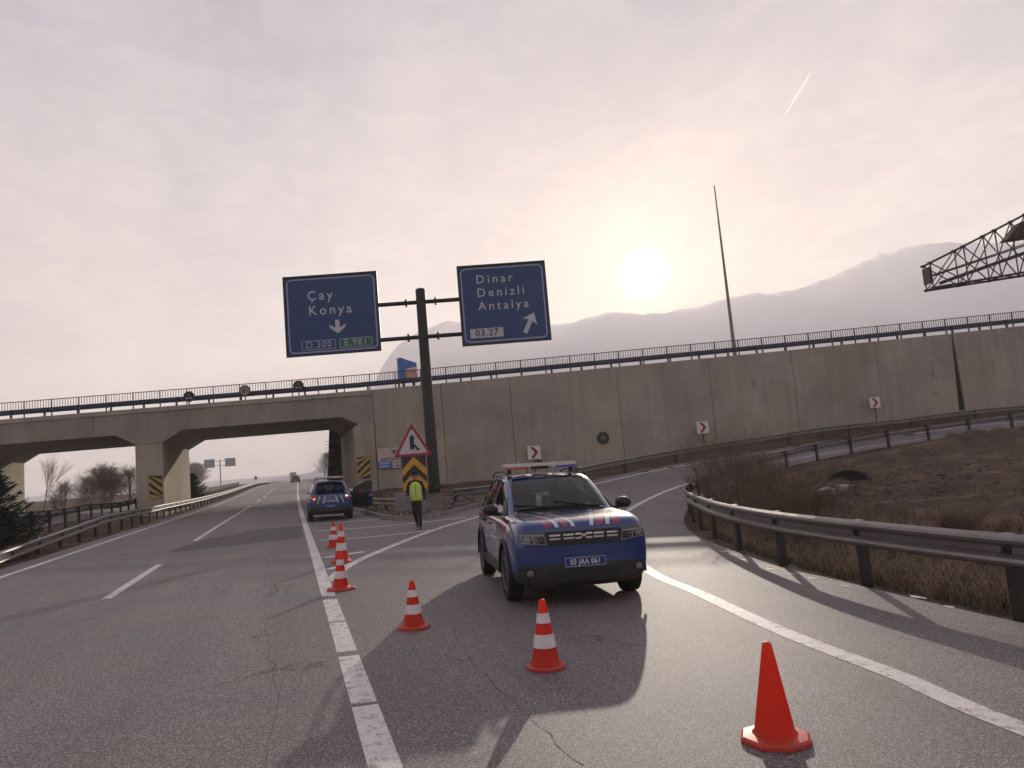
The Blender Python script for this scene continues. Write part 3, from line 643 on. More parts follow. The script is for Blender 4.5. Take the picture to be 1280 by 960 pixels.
br_,c,add=board('direction_sign','large blue direction sign on the right arm with three town names and a slanting arrow',S0+U*9.22+ZU*8.45,3.72,3.40)
d=MB()
for s_,x_,z_ in (('Dinar',-1.12,1.08),('Denizli',-1.12,.50),('Antalya',-1.10,-.08)): add_text(d,s_,.52,c+FN*.012+U*x_+ZU*z_,U,ZU,FN,align='LEFT',space=1.38,bold=.002)
add(d,'lettering','sign_white')
d=MB(); ar=[(-.09,-.50),(-.09,.10),(-.34,.02),(0,.46),(.34,.02),(.09,.10),(.09,-.50)]; ca,sa=math.cos(R(-28)),math.sin(R(-28)); ar=[(a*ca-b*sa,a*sa+b*ca) for a,b in ar]
d.prism(ar[::-1],c+FN*.008+U*1.03+ZU*(-.90),U,ZU,FN*.006); add(d,'arrow','sign_white')
d=MB(); d.prism([(-.70,-.20),(.70,-.20),(.70,.20),(-.70,.20)],c+FN*.005+U*(-.82)+ZU*(-1.22),U,ZU,FN*.003); add_text(d,'03.27',.40,c+FN*.014+U*(-.82)+ZU*(-1.22),U,ZU,FN,space=1.12,mi=1,bold=.006); add(d,'kilometre_panel',('sign_plate','sign_blue'))
# ------------------------------------------------------------------ merge warning sign and chevron board on the gore
ws=empty('warning_sign',(4.62,29.1,g(4.62,29.1)),0,'red edged triangular merge sign above a black and yellow chevron board','road sign')
WI=Matrix.Translation((-4.62,-29.1,-g(4.62,29.1))); U2=Vector((math.cos(R(-12)),math.sin(R(-12)),0)); F2=Vector((math.sin(R(-12)),-math.cos(R(-12)),0)); wc=Vector((4.62,29.0,0))
def wadd(mb,nm,m): o=mb.build(nm,m,ws); o.matrix_parent_inverse=WI; return o
def tri(s_): h_=s_*.866; return [(-s_/2,-h_/3),(s_/2,-h_/3),(0,2*h_/3)]
def rtri(s_,r_):
    out=[]; 
    for i,(x_,z_) in enumerate(tri(s_)):
        l_=math.hypot(x_,z_); cx,cz=x_*(l_-2*r_)/l_,z_*(l_-2*r_)/l_; a0=[210,330,90][i]
        for k_ in range(-2,3): a=R(a0+k_*30); out.append((cx+math.cos(a)*r_,cz+math.sin(a)*r_))
    return out
tc=wc+ZU*2.70
for s_,m_,nm,dd in ((1.50,'red','border',.0),(1.14,'sign_plate','face',.008)):
    d=MB(); d.prism(rtri(s_,.04),tc+F2*(dd),U2,ZU,-F2*(.02 if dd==0 else .006)); wadd(d,nm,m_)
d=MB(); d.prism([(-.10,-.22),(-.02,-.16),(.06,-.22),(.06,.16),(.09,.28),(0,.40),(-.10,.30)][::1],tc+F2*.012+ZU*.02,U2,ZU,F2*.005); d.prism([(.03,.05),(.10,.02),(.28,-.20),(.19,-.23),(.03,-.02)],tc+F2*.0125+ZU*.0,U2,ZU,F2*.005); wadd(d,'symbol','black')
d=MB(); d.prism([(-.47,-.66),(.47,-.66),(.47,.60),(-.47,.60)],wc+ZU*1.68+F2*.015,U2,ZU,-F2*.02); wadd(d,'chevron_board','black')
d=MB()
for z0 in (0.0,-.56):
    d.prism([(-.468,z0-.20),(-.468,z0+.10),(0,z0+.57),(.468,z0+.10),(.468,z0-.20),(0,z0+.27)],wc+ZU*1.68+F2*.02,U2,ZU,F2*.004)
wadd(d,'chevron','yellow')
d=MB(); d.tube((4.62,29.08,g(4.62,29.1)-.1),(4.62,29.08,3.3),.04,n=8); wadd(d,'post','galv_dark')
# ------------------------------------------------------------------ hazard boards on abutment and pier
def hazard(label,c,ux,n_,w_,h_,flip):
    e=empty('hazard_marker',tuple(c),0,label,'hazard marker'); inv=Matrix.Translation(-Vector(c)); c=Vector(c)
    d=MB(); d.prism([(-w_/2,-h_/2),(w_/2,-h_/2),(w_/2,h_/2),(-w_/2,h_/2)],c,ux,ZU,n_*.02); o=d.build('board','yellow_dull',e); o.matrix_parent_inverse=inv
    d=MB(); k_=-2.0
    while k_<2.2:
        # diagonal bars clipped to the board
        bars=[(-w_/2,k_*h_/2.0+0),(w_/2,k_*h_/2.0+flip*w_*.85),(w_/2,k_*h_/2.0+flip*w_*.85+.24),(-w_/2,k_*h_/2.0+.24)]
        bars=[(a,max(-h_/2,min(h_/2,b))) for a,b in bars]
        if max(b for a,b in bars)-min(b for a,b in bars)>.1: d.prism(bars,c+n_*.024,ux,ZU,n_*.004)
        k_+=.70
    o=d.build('stripe','black',e); o.matrix_parent_inverse=inv
UXn=UX.normalized(); NF=-UN
hazard('yellow and black striped hazard marker on the abutment behind the second patrol car',O0+UX*4.5+NF*.10+ZU*2.15,UXn,NF,.78,1.35,1)
hazard('faded yellow and black striped hazard marker on the left bridge pier',O0+UX*(-7.98)+NF*.06+ZU*2.05,UXn,NF,.80,1.4,-1)
# billboard on the wall
e=empty('notice_board',(5.7,47.8,2.6),0,'cream notice board with blue band fixed low on the concrete wall','notice board'); inv=Matrix.Translation((-5.7,-47.8,-2.6)); c=O0+UX*6.42+NF*.12+ZU*2.58
def nadd(mb,nm,m): o=mb.build(nm,m,e); o.matrix_parent_inverse=inv
d=MB(); d.prism([(-1.05,-.62),(1.05,-.62),(1.05,.68),(-1.05,.68)],c,UXn,ZU,NF*.03); nadd(d,'board','cream')
d=MB(); d.prism([(-1.05,-.62),(-.15,-.62),(-.15,-.18),(-1.05,-.18)],c+NF*.034,UXn,ZU,NF*.003); nadd(d,'blue_panel','text_blue')
d=MB(); d.prism([(-.2,.50),(.2,.50),(.05,.34),(0,.22),(-.05,.34)],c+NF*.034,UXn,ZU,NF*.003)
r3=random.Random(5)
for z_,x0,x1 in ((.02,-.85,.95),(-.10,-.85,.6),(-.30,-.05,.95),(-.48,-.05,.9)):
    x_=x0
    while x_<x1: w_=r3.uniform(.08,.2); d.prism([(x_,z_-.035),(x_+w_,z_-.035),(x_+w_,z_+.035),(x_,z_+.035)],c+NF*.034,UXn,ZU,NF*.003); x_+=w_+.06
nadd(d,'print','sign_blue')
d=MB()
for z_,x0,x1 in ((-.30,-.95,-.3),(-.48,-.95,-.4)): d.prism([(x0,z_-.04),(x1,z_-.04),(x1,z_+.04),(x0,z_+.04)],c+NF*.04,UXn,ZU,NF*.003)
nadd(d,'pale_print','sign_plate')
# chevron bend signs by the wall
def chev(label,x,zc,s_):
    y_=wy(x)-.45; b_=g(x,y_); e=empty('chevron_sign',(x,y_,b_),0,label,'chevron sign','red and white chevron signs along the retaining wall'); c=Vector((0,0,zc-b_))
    d=MB(); d.prism([(-s_/2,-s_/2),(s_/2,-s_/2),(s_/2,s_/2),(-s_/2,s_/2)],c,UXn,ZU,NF*.02); d.build('board','white',e)
    d=MB(); k=s_; d.prism([(-.30*k,-.42*k),(-.02*k,-.42*k),(.32*k,0),(-.02*k,.42*k),(-.30*k,.42*k),(.05*k,0)],c+NF*.024,UXn,ZU,NF*.004); d.build('chevron','red',e)
    d=MB(); d.tube((0,.04,-.2),(0,.04,zc-b_+s_*.4),.035,n=8); d.build('post','galv_dark',e)
chev('red and white chevron sign low on the wall just above the patrol car roof',15.0,2.20,.84)
chev('middle red and white chevron sign along the wall, right of the round emblem',25.9,2.92,.78)
chev('farthest right red and white chevron sign high along the wall',37.5,3.63,.70)
def roundsign(label,c,r_,kind,n8=24,rot=0):
    e=empty('round_sign',tuple(c),0,label,'round sign'); inv=Matrix.Translation(-Vector(c)); c=Vector(c)
    pl=[(math.cos(2*math.pi*k_/n8+rot)*r_,math.sin(2*math.pi*k_/n8+rot)*r_) for k_ in range(n8)]
    d=MB(); d.prism(pl,c,UXn,ZU,NF*.03); o=d.build('disc','black' if kind!='grey' else 'black',e); o.matrix_parent_inverse=inv
    if kind=='grey':
        d=MB(); pl2=[(a*.80,b*.80) for a,b in pl]; d.prism(pl2,c+NF*.032,UXn,ZU,NF*.003); o=d.build('face','galv',e); o.matrix_parent_inverse=inv
        d=MB(); d.prism([(-.17,0),(-.04,.13),(-.04,-.13)],c+NF*.037,UXn,ZU,NF*.003); d.box(c+NF*.04,(.03,.02,.36),math.atan2(-.22,1)); d.box(c+NF*.04+UXn*.12+ZU*.05,(.12,.02,.03),math.atan2(-.22,1)); d.box(c+NF*.04+UXn*.12-ZU*.05,(.12,.02,.03),math.atan2(-.22,1)); o=d.build('symbol','black',e); o.matrix_parent_inverse=inv
    else:
        d=MB()
        for a,b,s_ in ((-.13,-.10,.05),(.13,-.10,.05),(0,-.10,.03),(0,.12,.035)):
            if kind=='wall': a,b,s_=a*1.1,b*.3,s_*1.1
            d.prism([(a-s_,b-s_),(a+s_,b-s_),(a+s_,b+s_),(a-s_,b+s_)],c+NF*.033,UXn,ZU,NF*.003)
        if kind=='wall': d.box(c+NF*.036,(.04,.02,r_*1.6),math.atan2(-.22,1))
        o=d.build('mark','galv' if kind=='wall' else 'sign_dim',e); o.matrix_parent_inverse=inv
    if kind!='wall':
        d=MB(); d.box(c-ZU*.35+UN*.03,(.07,.05,.75)); o=d.build('bracket','rail',e); o.matrix_parent_inverse=inv
roundsign('dark eight sided sign on the overpass railing, above the left pier',(-5.85,wy(-5.85)+.02,7.50),.36,'oct',8,math.pi/8)
roundsign('round sign with a pale grey face on the overpass railing over the fast lane',(-2.48,wy(-2.48)+.02,7.60),.36,'grey')
roundsign('dark eight sided sign on the overpass railing, nearest the blue direction signs',(.79,wy(.79)+.02,7.66),.36,'oct',8,math.pi/8)
roundsign('dark round emblem fixed to the concrete wall between two chevron signs',(19.6,wy(19.6)-.03,2.78),.40,'wall')
# ------------------------------------------------------------------ tall pole, totem, gantry
d=MB(); d.tube((33.9,50.4,6.6),(33.75,50.35,22.4),.17,.045,n=14); e=d.build('pole_shaft','pole_light',None,ang=40); e.name='lamp_column'; tag(e,'tall thin bare tapering pole rising behind the overpass railing','pole')
e=empty('petrol_totem',(12,75,0),0,'blue roadside totem board with an orange panel beyond the overpass','sign board'); Ut=Vector((.94,.33,0)); Ft=Vector((.33,-.94,0))
d=MB(); d.prism([(-1.0,10.6),(1.05,10.6),(1.05,12.62),(-.75,13.15),(-1.0,13.1)],(0,0,0),Ut,ZU,-Ft*.35); d.build('board','text_blue',e)
d=MB(); d.prism([(-.35,10.8),(1.04,10.8),(1.04,12.25),(-.2,12.0)],Ft*.004,Ut,ZU,Ft*.01); d.build('orange_panel','orange',e)
d=MB(); d.prism([(-.28,11.75),(1.04,11.95),(1.04,12.25),(-.2,12.0)],Ft*.016,Ut,ZU,Ft*.006)
for k_ in range(4): x_=-.15+k_*.29; d.prism([(x_,11.1),(x_+.16,11.1),(x_+.16,11.6),(x_,11.6)],Ft*.016,Ut,ZU,Ft*.006)
d.build('pale_print','sign_plate',e)
d=MB(); d.tube((-.5,.1,0),(-.5,.1,10.7),.15,n=10); d.tube((.6,.5,0),(.6,.5,10.7),.15,n=10); d.build('leg','pole_dark',e)
def gantry():
    # a tapering lattice arm reaching in from a mast that stands beyond the field
    e=empty('lattice_gantry',(52,21,1.4),0,'dark lattice steel gantry arm reaching in at the upper right','gantry'); inv=Matrix.Translation((-52,-21,-1.4))
    def ad(mb,nm): o=mb.build(nm,'truss',e); o.matrix_parent_inverse=inv
    tip=Vector((28.9,26.9,0)); root=Vector((47.0,20.6,0)); ax=(root-tip).normalized(); sd_=Vector((-ax.y,ax.x,0)); L_=(root-tip).length
    # stations along the arm: heights of lower/upper chord and half width
    nS=14
    def st(k): f=k/nS; f2=f**.95; return tip+ax*L_*f2, 8.08+f*1.5, 9.25+8.0*f2**1.02, .32+1.0*f
    nodes=[]
    for k in range(nS+1):
        p,zl,zu,hw=st(k); nodes.append([p-sd_*hw+ZU*zl,p+sd_*hw+ZU*zl,p+sd_*hw+ZU*zu,p-sd_*hw+ZU*zu])
    for j,nm in enumerate(('lower_chord','lower_chord','upper_chord','upper_chord')):
        d=MB()
        for k in range(nS): d.tube(nodes[k][j],nodes[k+1][j],.055,n=6)
        ad(d,nm)
    d=MB()
    for k in range(nS+1):
        N=nodes[k]
        for a,b in ((0,3),(1,2),(0,1),(2,3)): d.tube(N[a],N[b],.036,n=5)
        for q in N: d.box(q,(.16,.16,.10))
    ad(d,'frame')
    d=MB()
    for k in range(nS):
        A,B=nodes[k],nodes[k+1]
        for a,b in ((0,3),(1,2),(3,0),(2,1)): d.tube(A[a],B[b],.03,n=5)
        d.tube(A[0],B[1],.025,n=5); d.tube(A[3],B[2],.025,n=5)
        if k>=0: 
            m0=(A[0]+A[3])*.5; m1=(B[0]+B[3])*.5; d.tube(m0,m1,.03,n=5); m0=(A[1]+A[2])*.5; m1=(B[1]+B[2])*.5; d.tube(m0,m1,.03,n=5)
    ad(d,'bracing')
    d=MB()
    a=tip+ZU*8.35+ax*.6; b=tip+ax*L_+ZU*13.2
    dd=(b-a); q=dd.to_track_quat('X','Z').to_matrix(); 
    vs=[((a+b)/2)+q@Vector((sx_*dd.length/2,sy_*.26,sz_*.07)) for sx_ in (-1,1) for sy_ in (-1,1) for sz_ in (-1,1)]
    d.add(vs,[(0,1,3,2),(4,6,7,5),(0,4,5,1),(2,3,7,6),(0,2,6,4),(1,5,7,3)]); ad(d,'walkway')
    d=MB(); p=tip+ax*5.0; d.prism([(-1.4,10.0),(-.4,10.05),(1.0,10.35),(2.6,11.2),(2.6,11.5),(.4,10.95),(-.6,10.8)],p-sd_*.3,ax,ZU,sd_*.6); ad(d,'housing')
    d=MB(); d.box(tip-ax*.05+ZU*8.7,(.08,.6,.75),math.atan2(ax.y,ax.x)); ad(d,'end_plate')
    d=MB(); rp_=root+ax*.6; zb_=-.5
    for a,b in ((-1,-1),(1,-1),(-1,1),(1,1)): d.tube((rp_.x+a*.7,rp_.y+b*.7,zb_),(rp_.x+a*.7,rp_.y+b*.7,17),.10,n=6)
    for k in range(12):
        z0,z1=k*1.45,(k+1)*1.45
        for a,b,c_,f_ in ((-1,-1,1,-1),(1,-1,1,1),(1,1,-1,1),(-1,1,-1,-1)): d.tube((rp_.x+a*.7,rp_.y+b*.7,z0),(rp_.x+c_*.7,rp_.y+f_*.7,z1),.04,n=5)
    ad(d,'mast')
gantry()
# ------------------------------------------------------------------ patrol cars
def paint_m(t,b):
    o=objc(t); x,y,z=t.sep(o); ax=t.m('ABSOLUTE',x); nz=t.sep(t.node('ShaderNodeNewGeometry').outputs['Normal'])[2]
    tn=t.node('ShaderNodeVectorTransform',dict(vector_type='NORMAL',convert_from='WORLD',convert_to='OBJECT')); t.put(tn.inputs[0],t.node('ShaderNodeNewGeometry').outputs['Normal'])
    nx_,ny_,nz_=t.sep(tn.outputs[0])
    blue=(.002,.029,.150)
    d=t.m('MULTIPLY',t.m('SUBTRACT',2.1,y),.26); hood=t.m('MULTIPLY',t.m('MULTIPLY',t.m('GREATER_THAN',nz_,.5),t.m('GREATER_THAN',y,1.02)),t.m('LESS_THAN',z,1.2))
    def band(c,w_):
        return t.m('LESS_THAN',t.m('ABSOLUTE',t.m('SUBTRACT',t.m('SUBTRACT',ax,d),c)),w_)
    wt=t.m('MULTIPLY',t.m('MAXIMUM',band(.135,.024),band(.345,.026)),hood)
    rd=t.m('MULTIPLY',t.m('MAXIMUM',band(.235,.042),band(.455,.045)),t.m('MULTIPLY',hood,t.m('ADD',t.m('GREATER_THAN',y,1.72),t.m('MULTIPLY',t.m('LESS_THAN',y,1.5),t.m('GREATER_THAN',ax,.5)),clamp=True)))
    c=t.mix(wt,blue,(.62,.62,.66)); c=t.mix(rd,c,(.30,.012,.045))
    # slanting livery along the flanks
    side=t.m('MULTIPLY',t.m('GREATER_THAN',t.m('ABSOLUTE',nx_),.45),t.m('LESS_THAN',z,1.06))
    lo=t.m('ADD',.80,t.m('MULTIPLY',y,-.10)); 
    inb=t.m('MULTIPLY',t.m('GREATER_THAN',z,lo),t.m('LESS_THAN',y,1.55)); 
    st=t.m('MULTIPLY',t.m('LESS_THAN',t.m('ABSOLUTE',t.m('SUBTRACT',z,t.m('SUBTRACT',lo,.035))),.02),t.m('LESS_THAN',y,1.5))
    sl_=t.m('FRACT',t.m('ADD',t.m('MULTIPLY',y,1.15),t.m('MULTIPLY',z,.9)))
    c=t.mix(t.m('MULTIPLY',t.m('MULTIPLY',side,inb),t.m('LESS_THAN',sl_,.62)),c,(.26,.016,.05))
    c=t.mix(t.m('MULTIPLY',side,st),c,(.6,.6,.64))
    c=t.mix(t.m('MULTIPLY',t.m('MULTIPLY',side,t.m('LESS_THAN',t.m('ABSOLUTE',t.m('SUBTRACT',t.m('ADD',y,t.m('MULTIPLY',z,-.6)),.98)),.035)),t.m('GREATER_THAN',z,.66)),c,(.62,.62,.66))
    # rear slanted stripes
    rear=t.m('MULTIPLY',t.m('LESS_THAN',ny_,-.4),t.m('MULTIPLY',t.m('GREATER_THAN',z,.72),t.m('LESS_THAN',z,1.02)))
    dr=t.m('MULTIPLY',t.m('SUBTRACT',1.02,z),.35)
    def rb(c0): return t.m('LESS_THAN',t.m('ABSOLUTE',t.m('SUBTRACT',t.m('SUBTRACT',ax,dr),c0)),.025)
    c=t.mix(t.m('MULTIPLY',rear,t.m('MAXIMUM',rb(.20),rb(.42))),c,(.45,.45,.5))
    plast=t.m('ADD',t.m('LESS_THAN',z,.43),t.m('MULTIPLY',t.m('LESS_THAN',z,.52),t.m('GREATER_THAN',t.m('ABSOLUTE',ny_),.5)),clamp=True)
    c=t.mix(plast,c,(.02,.02,.022)); dust=t.m('MULTIPLY',t.m('SUBTRACT',1,t.ss(z,.25,.75)),t.m('MULTIPLY',t.noise(o,5,5,.65),.22))
    c=t.mix(dust,c,(.16,.13,.11))
    t.put(b.inputs['Base Color'],c); t.put(b.inputs['Roughness'],t.m('ADD',t.m('MULTIPLY',plast,.3),t.m('ADD',.26,t.m('MULTIPLY',dust,.8))))
    t.put(b.inputs['Coat Weight'],t.m('SUBTRACT',1,t.m('MAXIMUM',plast,t.m('MULTIPLY',dust,2,clamp=True))))
MT['car_blue']=mat('patrol_blue_paint',rough=.28,coat=1.0,fn=paint_m)
MT['plastic']=mat('black_plastic',rough=.5,fn=varied((.012,.012,.014),.3,6,60,.1))
MT['tyre']=mat('tyre_rubber',rough=.85,fn=varied((.012,.012,.012),.3,6,60,.2))
MT['rim']=mat('alloy_rim',(.22,.22,.23),.4,.8)
MT['chrome']=mat('bright_trim',(.55,.55,.56),.25,.9)
MT['silver']=mat('silver_bar',(.50,.50,.51),.28,.8)
def glass_m(t,b):
    o=objc(t); n=t.noise(o,2.2,3,.6); t.put(b.inputs['Base Color'],t.mix(t.ss(n,.35,.75),(.008,.012,.014),(.016,.022,.024)))
MT['glass']=mat('car_glass',rough=.05,fn=glass_m,spec=.12)
MT['lamp']=mat('lamp_glass',(.20,.21,.24),.12,.3,1.0)
MT['lamp_dark']=mat('lamp_recess',(.015,.018,.03),.15,.2,1.0)
MT['plate_blue']=mat('plate_blue',(.008,.03,.17),.4)
MT['text_white']=mat('text_white',(.62,.62,.66),.5)
MT['navy']=mat('navy_lettering',(.006,.02,.10),.35)
MT['bar_lens_b']=mat('blue_lens',(.01,.05,.35),.15,0,1)
MT['bar_lens_r']=mat('red_lens',(.30,.01,.01),.15,0,1)
MT['lens_red']=mat('tail_lens',(.25,.006,.008),.2,0,1)
MT['seat']=mat('seat_fabric',(.05,.05,.055),.9)
def tinted():
    m=bpy.data.materials.new('tinted_glass'); m.use_nodes=True; t_=NT(m.node_tree); t_.n.remove(t_.n['Principled BSDF']); fr=t_.node('ShaderNodeFresnel'); fr.inputs[0].default_value=1.42
    mx=t_.node('ShaderNodeMixShader'); t_.l.new(fr.outputs[0],mx.inputs[0]); a=t_.node('ShaderNodeBsdfTransparent'); a.inputs[0].default_value=(.46,.54,.55,1); b=t_.node('ShaderNodeBsdfGlossy'); b.inputs['Roughness'].default_value=.03
    t_.l.new(a.outputs[0],mx.inputs[1]); t_.l.new(b.outputs[0],mx.inputs[2]); t_.l.new(mx.outputs[0],t_.n['Material Output'].inputs[0]); return m
MT['glass_tint']=tinted()
def emis(name,c,s):
    m=mat(name,c,.3); b=m.node_tree.nodes['Principled BSDF']; b.inputs['Emission Color'].default_value=(*c,1); b.inputs['Emission Strength'].default_value=s; return m
MT['tail_lit']=emis('lit_tail_lamp',(1,.16,.06),2.2); MT['reverse_lit']=emis('lit_reversing_lamp',(1,.78,.55),1.6)
MT['fog']=mat('fog_lamp',(.20,.19,.19),.15,.4,1)
LB=[(2.185,.33,.50,.60,.64,.57,.885,.925),(2.165,.28,.60,.70,.66,.67,.955,.985),(2.12,.24,.72,.815,.68,.745,1.0,1.03),(2.02,.22,.78,.87,.69,.80,1.03,1.06),(1.85,.22,.83,.895,.70,.835,1.05,1.085),(1.55,.22,.84,.905,.72,.85,1.06,1.10),(1.25,.22,.84,.905,.72,.855,1.06,1.11),(1.0,.22,.84,.90,.72,.86,1.07,1.125),(.5,.22,.85,.895,.72,.865,1.07,1.10),(-.1,.22,.85,.892,.72,.865,1.075,1.10),(-.7,.22,.85,.895,.72,.868,1.085,1.11),(-1.1,.22,.84,.903,.73,.872,1.10,1.12),(-1.5,.23,.84,.905,.74,.87,1.11,1.13),(-1.85,.26,.82,.885,.74,.85,1.11,1.13),(-2.05,.30,.78,.85,.73,.80,1.09,1.11),(-2.13,.36,.70,.78,.72,.74,1.04,1.07),(-2.16,.42,.62,.70,.70,.66,.95,.98)]
def lower_body():
    vs=[];n=None
    for (y,zb,hb,hm,zm,hs,zs,zt) in LB:
        h=[(0,zb),(hb*.6,zb),(hb,zb+.03),(hm-.005,zb+.2),(hm,zm),(hm-.012,(zm+zs)/2+.02),(hs,zs),(hs-.13,zs+(zt-zs)*.75+.012),(hs*.5,zt),(0,zt)]
        ring=h+[(-a,b) for a,b in h[-2:0:-1]]; n=len(ring); vs+=[(a,y,b) for a,b in ring]
    m=len(LB); fs=[(i*n+j,i*n+(j+1)%n,(i+1)*n+(j+1)%n,(i+1)*n+j) for i in range(m-1) for j in range(n)]
    fs+=[tuple(range(n)),tuple((m-1)*n+j for j in range(n-1,-1,-1))]
    mb=MB(); mb.add(vs,fs); me=mb.mesh('lb'); me.materials.append(MT['car_blue']); me.materials.append(MT['plastic'])
    o=bpy.data.objects.new('lb',me); col.objects.link(o); s=o.modifiers.new('s','SUBSURF'); s.levels=2; s.render_levels=2
    cut=MB()
    for sy in (1.338,-1.338):
        for sx_ in (-1,1): cut.lathe([(.415,-.13),(.415,.13)],36,(sx_*.86,sy,.345),axis='X')
    cm=cut.mesh('cut'); cm.materials.append(MT['car_blue']); cm.materials.append(MT['plastic']); cm.polygons.foreach_set('material_index',[1]*len(cm.polygons))
    co=bpy.data.objects.new('cut',cm); col.objects.link(co); bo=o.modifiers.new('b','BOOLEAN'); bo.object=co; bo.operation='DIFFERENCE'; bo.solver='EXACT'
    bpy.context.view_layer.update(); out=bpy.data.meshes.new_from_object(o.evaluated_get(bpy.context.evaluated_depsgraph_get()))
    bpy.data.objects.remove(o); bpy.data.objects.remove(co); return out
CB=[(1.06,.74,.72,1.09),(.78,.80,.70,1.235),(.50,.825,.685,1.375),(.20,.835,.655,1.515),(.08,.84,.63,1.57),(-.15,.845,.61,1.605),(-.6,.85,.60,1.62),(-1.2,.85,.59,1.61),(-1.62,.84,.585,1.585),(-1.76,.83,.58,1.55),(-1.90,.81,.60,1.40),(-2.06,.78,.66,1.12)]
def cint(y,k): return float(np.interp(-y,[-c[0] for c in CB],[c[k] for c in CB]))
def cabin():
    vs=[]
    for (y,hb,ht,zt) in CB:
        zb=1.07
        h=[(0,.98),(hb,.98),(hb+.005,zb),(ht+.035,max(zt-.05,zb+.004)),(ht,max(zt-.012,zb+.006)),(ht-.08,zt+.006),(ht*.5,zt+.026),(0,zt+.034)]
        ring=h+[(-a,b) for a,b in h[-2:0:-1]]; n=len(ring); vs+=[(a,y,b) for a,b in ring]
    m=len(CB); fs=[(i*n+j,i*n+(j+1)%n,(i+1)*n+(j+1)%n,(i+1)*n+j) for i in range(m-1) for j in range(n)]
    fs+=[tuple(range(n)),tuple((m-1)*n+j for j in range(n-1,-1,-1))]; mb=MB(); mb.add(vs,fs); return mb
def cabin_open():
    # the same shell with its window apertures left open
    mb=cabin(); n=14; m=len(CB); keep=[]
    for f in mb.f:
        if len(f)!=4: continue
        i=min(f)//n; js=sorted({q%n for q in f}); c=sum((Vector(mb.v[q]) for q in f),Vector())/4
        top=all((mb.v[q][2]>1.075) for q in f) and all(abs(mb.v[q][0])<=abs(CB[min(q//n,m-1)][2]-.08)+.001 for q in f)
        if (i<=3 or i>=9) and top: continue
        flank=abs(c.x)>.6 and any(abs(mb.v[q][2]-1.07)<.001 for q in f) and all(mb.v[q][2]>1.06 for q in f)
        if flank and 1<=i<=8: continue
        keep.append(f)
    mb.f=keep; mb.mi=[0]*len(keep); return mb
lbm=lower_body(); cbf=cabin().mesh(); cbm=cabin_open().mesh(); cbm.materials.append(MT['car_blue'])
bm=bmesh.new(); bm.from_mesh(lbm); bm.from_mesh(cbf); bmesh.ops.recalc_face_normals(bm,faces=bm.faces)
BV=BVHTree.FromBMesh(bm); bm.free(); bm=bmesh.new(); bm.from_mesh(lbm); bm.from_mesh(cbm); bmesh.ops.recalc_face_normals(bm,faces=bm.faces)
BODY=bpy.data.meshes.new('body'); bm.to_mesh(BODY); bm.free(); BODY.materials.append(MT['car_blue']); BODY.materials.append(MT['plastic'])
BODY.polygons.foreach_set('use_smooth',[True]*len(BODY.polygons)); sharp(BODY,38)
def proj(p,d):
    """nearest point of the body met from outside along d"""
    p=Vector(p); d=Vector(d).normalized(); h=BV.ray_cast(p-d*3,d)
    return (h[0],h[1]) if h[0] is not None else (p,-d)
def patchg(mb,c4,dr,n=8,m=4,th=.008,mi=0,lift=.003):
    """quad patch with corners c4 laid on the body along dr, with thickness"""
    dr=Vector(dr); a,b,c,d=[Vector(q) for q in c4]; top=[];bot=[]
    for i in range(n+1):
        for j in range(m+1):
            u,v=i/n,j/m; p=a*(1-u)*(1-v)+b*u*(1-v)+c*u*v+d*(1-u)*v; h,nn=proj(p,dr)
            if nn.dot(dr)>0: nn=-nn
            top.append(h-dr.normalized()*(th+lift)); bot.append(h+dr.normalized()*.01)
    N=(n+1)*(m+1); I=lambda i,j:i*(m+1)+j
    fs=[(I(i,j),I(i+1,j),I(i+1,j+1),I(i,j+1)) for i in range(n) for j in range(m)]
    edge=[I(i,0) for i in range(n+1)]+[I(n,j) for j in range(1,m+1)]+[I(i,m) for i in range(n-1,-1,-1)]+[I(0,j) for j in range(m-1,0,-1)]
    fs+=[(edge[k],edge[(k+1)%len(edge)],N+edge[(k+1)%len(edge)],N+edge[k]) for k in range(len(edge))]
    mb.add(top+bot,fs,mi)
def ptext(mb,s,size,o,u,v,dr,align='CENTER',mi=0,lift=.012,space=1.0,bold=0,sx=1.0):
    vs,fs=text_mesh(s,size,0,align,space,bold); o=Vector(o);u=Vector(u);v=Vector(v);dr=Vector(dr).normalized()
    mb.add([proj(o+u*p.x*sx+v*p.y,dr)[0]-dr*lift for p in vs],fs,mi)
def windscreen(y0,y1,hw0,hw1,n=10,m=8,front=True):
    vs=[]
    for i in range(n+1):
        y=y0+(y1-y0)*i/n
        for j in range(m+1):
            q=-1+2*j/m; x=q*(hw0+(hw1-hw0)*i/n); p,nn=proj((x,y,1.3),(0,0,-1)); vs.append(p+(nn if nn.z>0 else -nn)*.010)
    mb=MB(); mb.add(vs,[(i*(m+1)+j,(i+1)*(m+1)+j,(i+1)*(m+1)+j+1,i*(m+1)+j+1) for i in range(n) for j in range(m)]); return mb
def sidewin(yz,s):
    # polygon with (y,z) corners, laid on the cabin flank on side s
    a=[proj((s*.7,y,z),(-s,0,0))[0]+Vector((s*.006,0,0)) for y,z in yz]; b=[p-Vector((s*.02,0,0)) for p in a]; n=len(a)
    mb=MB(); mb.add(a+b,[tuple(range(n)),tuple(range(2*n-1,n-1,-1))]+[(i,n+i,n+(i+1)%n,(i+1)%n) for i in range(n)]); return mb
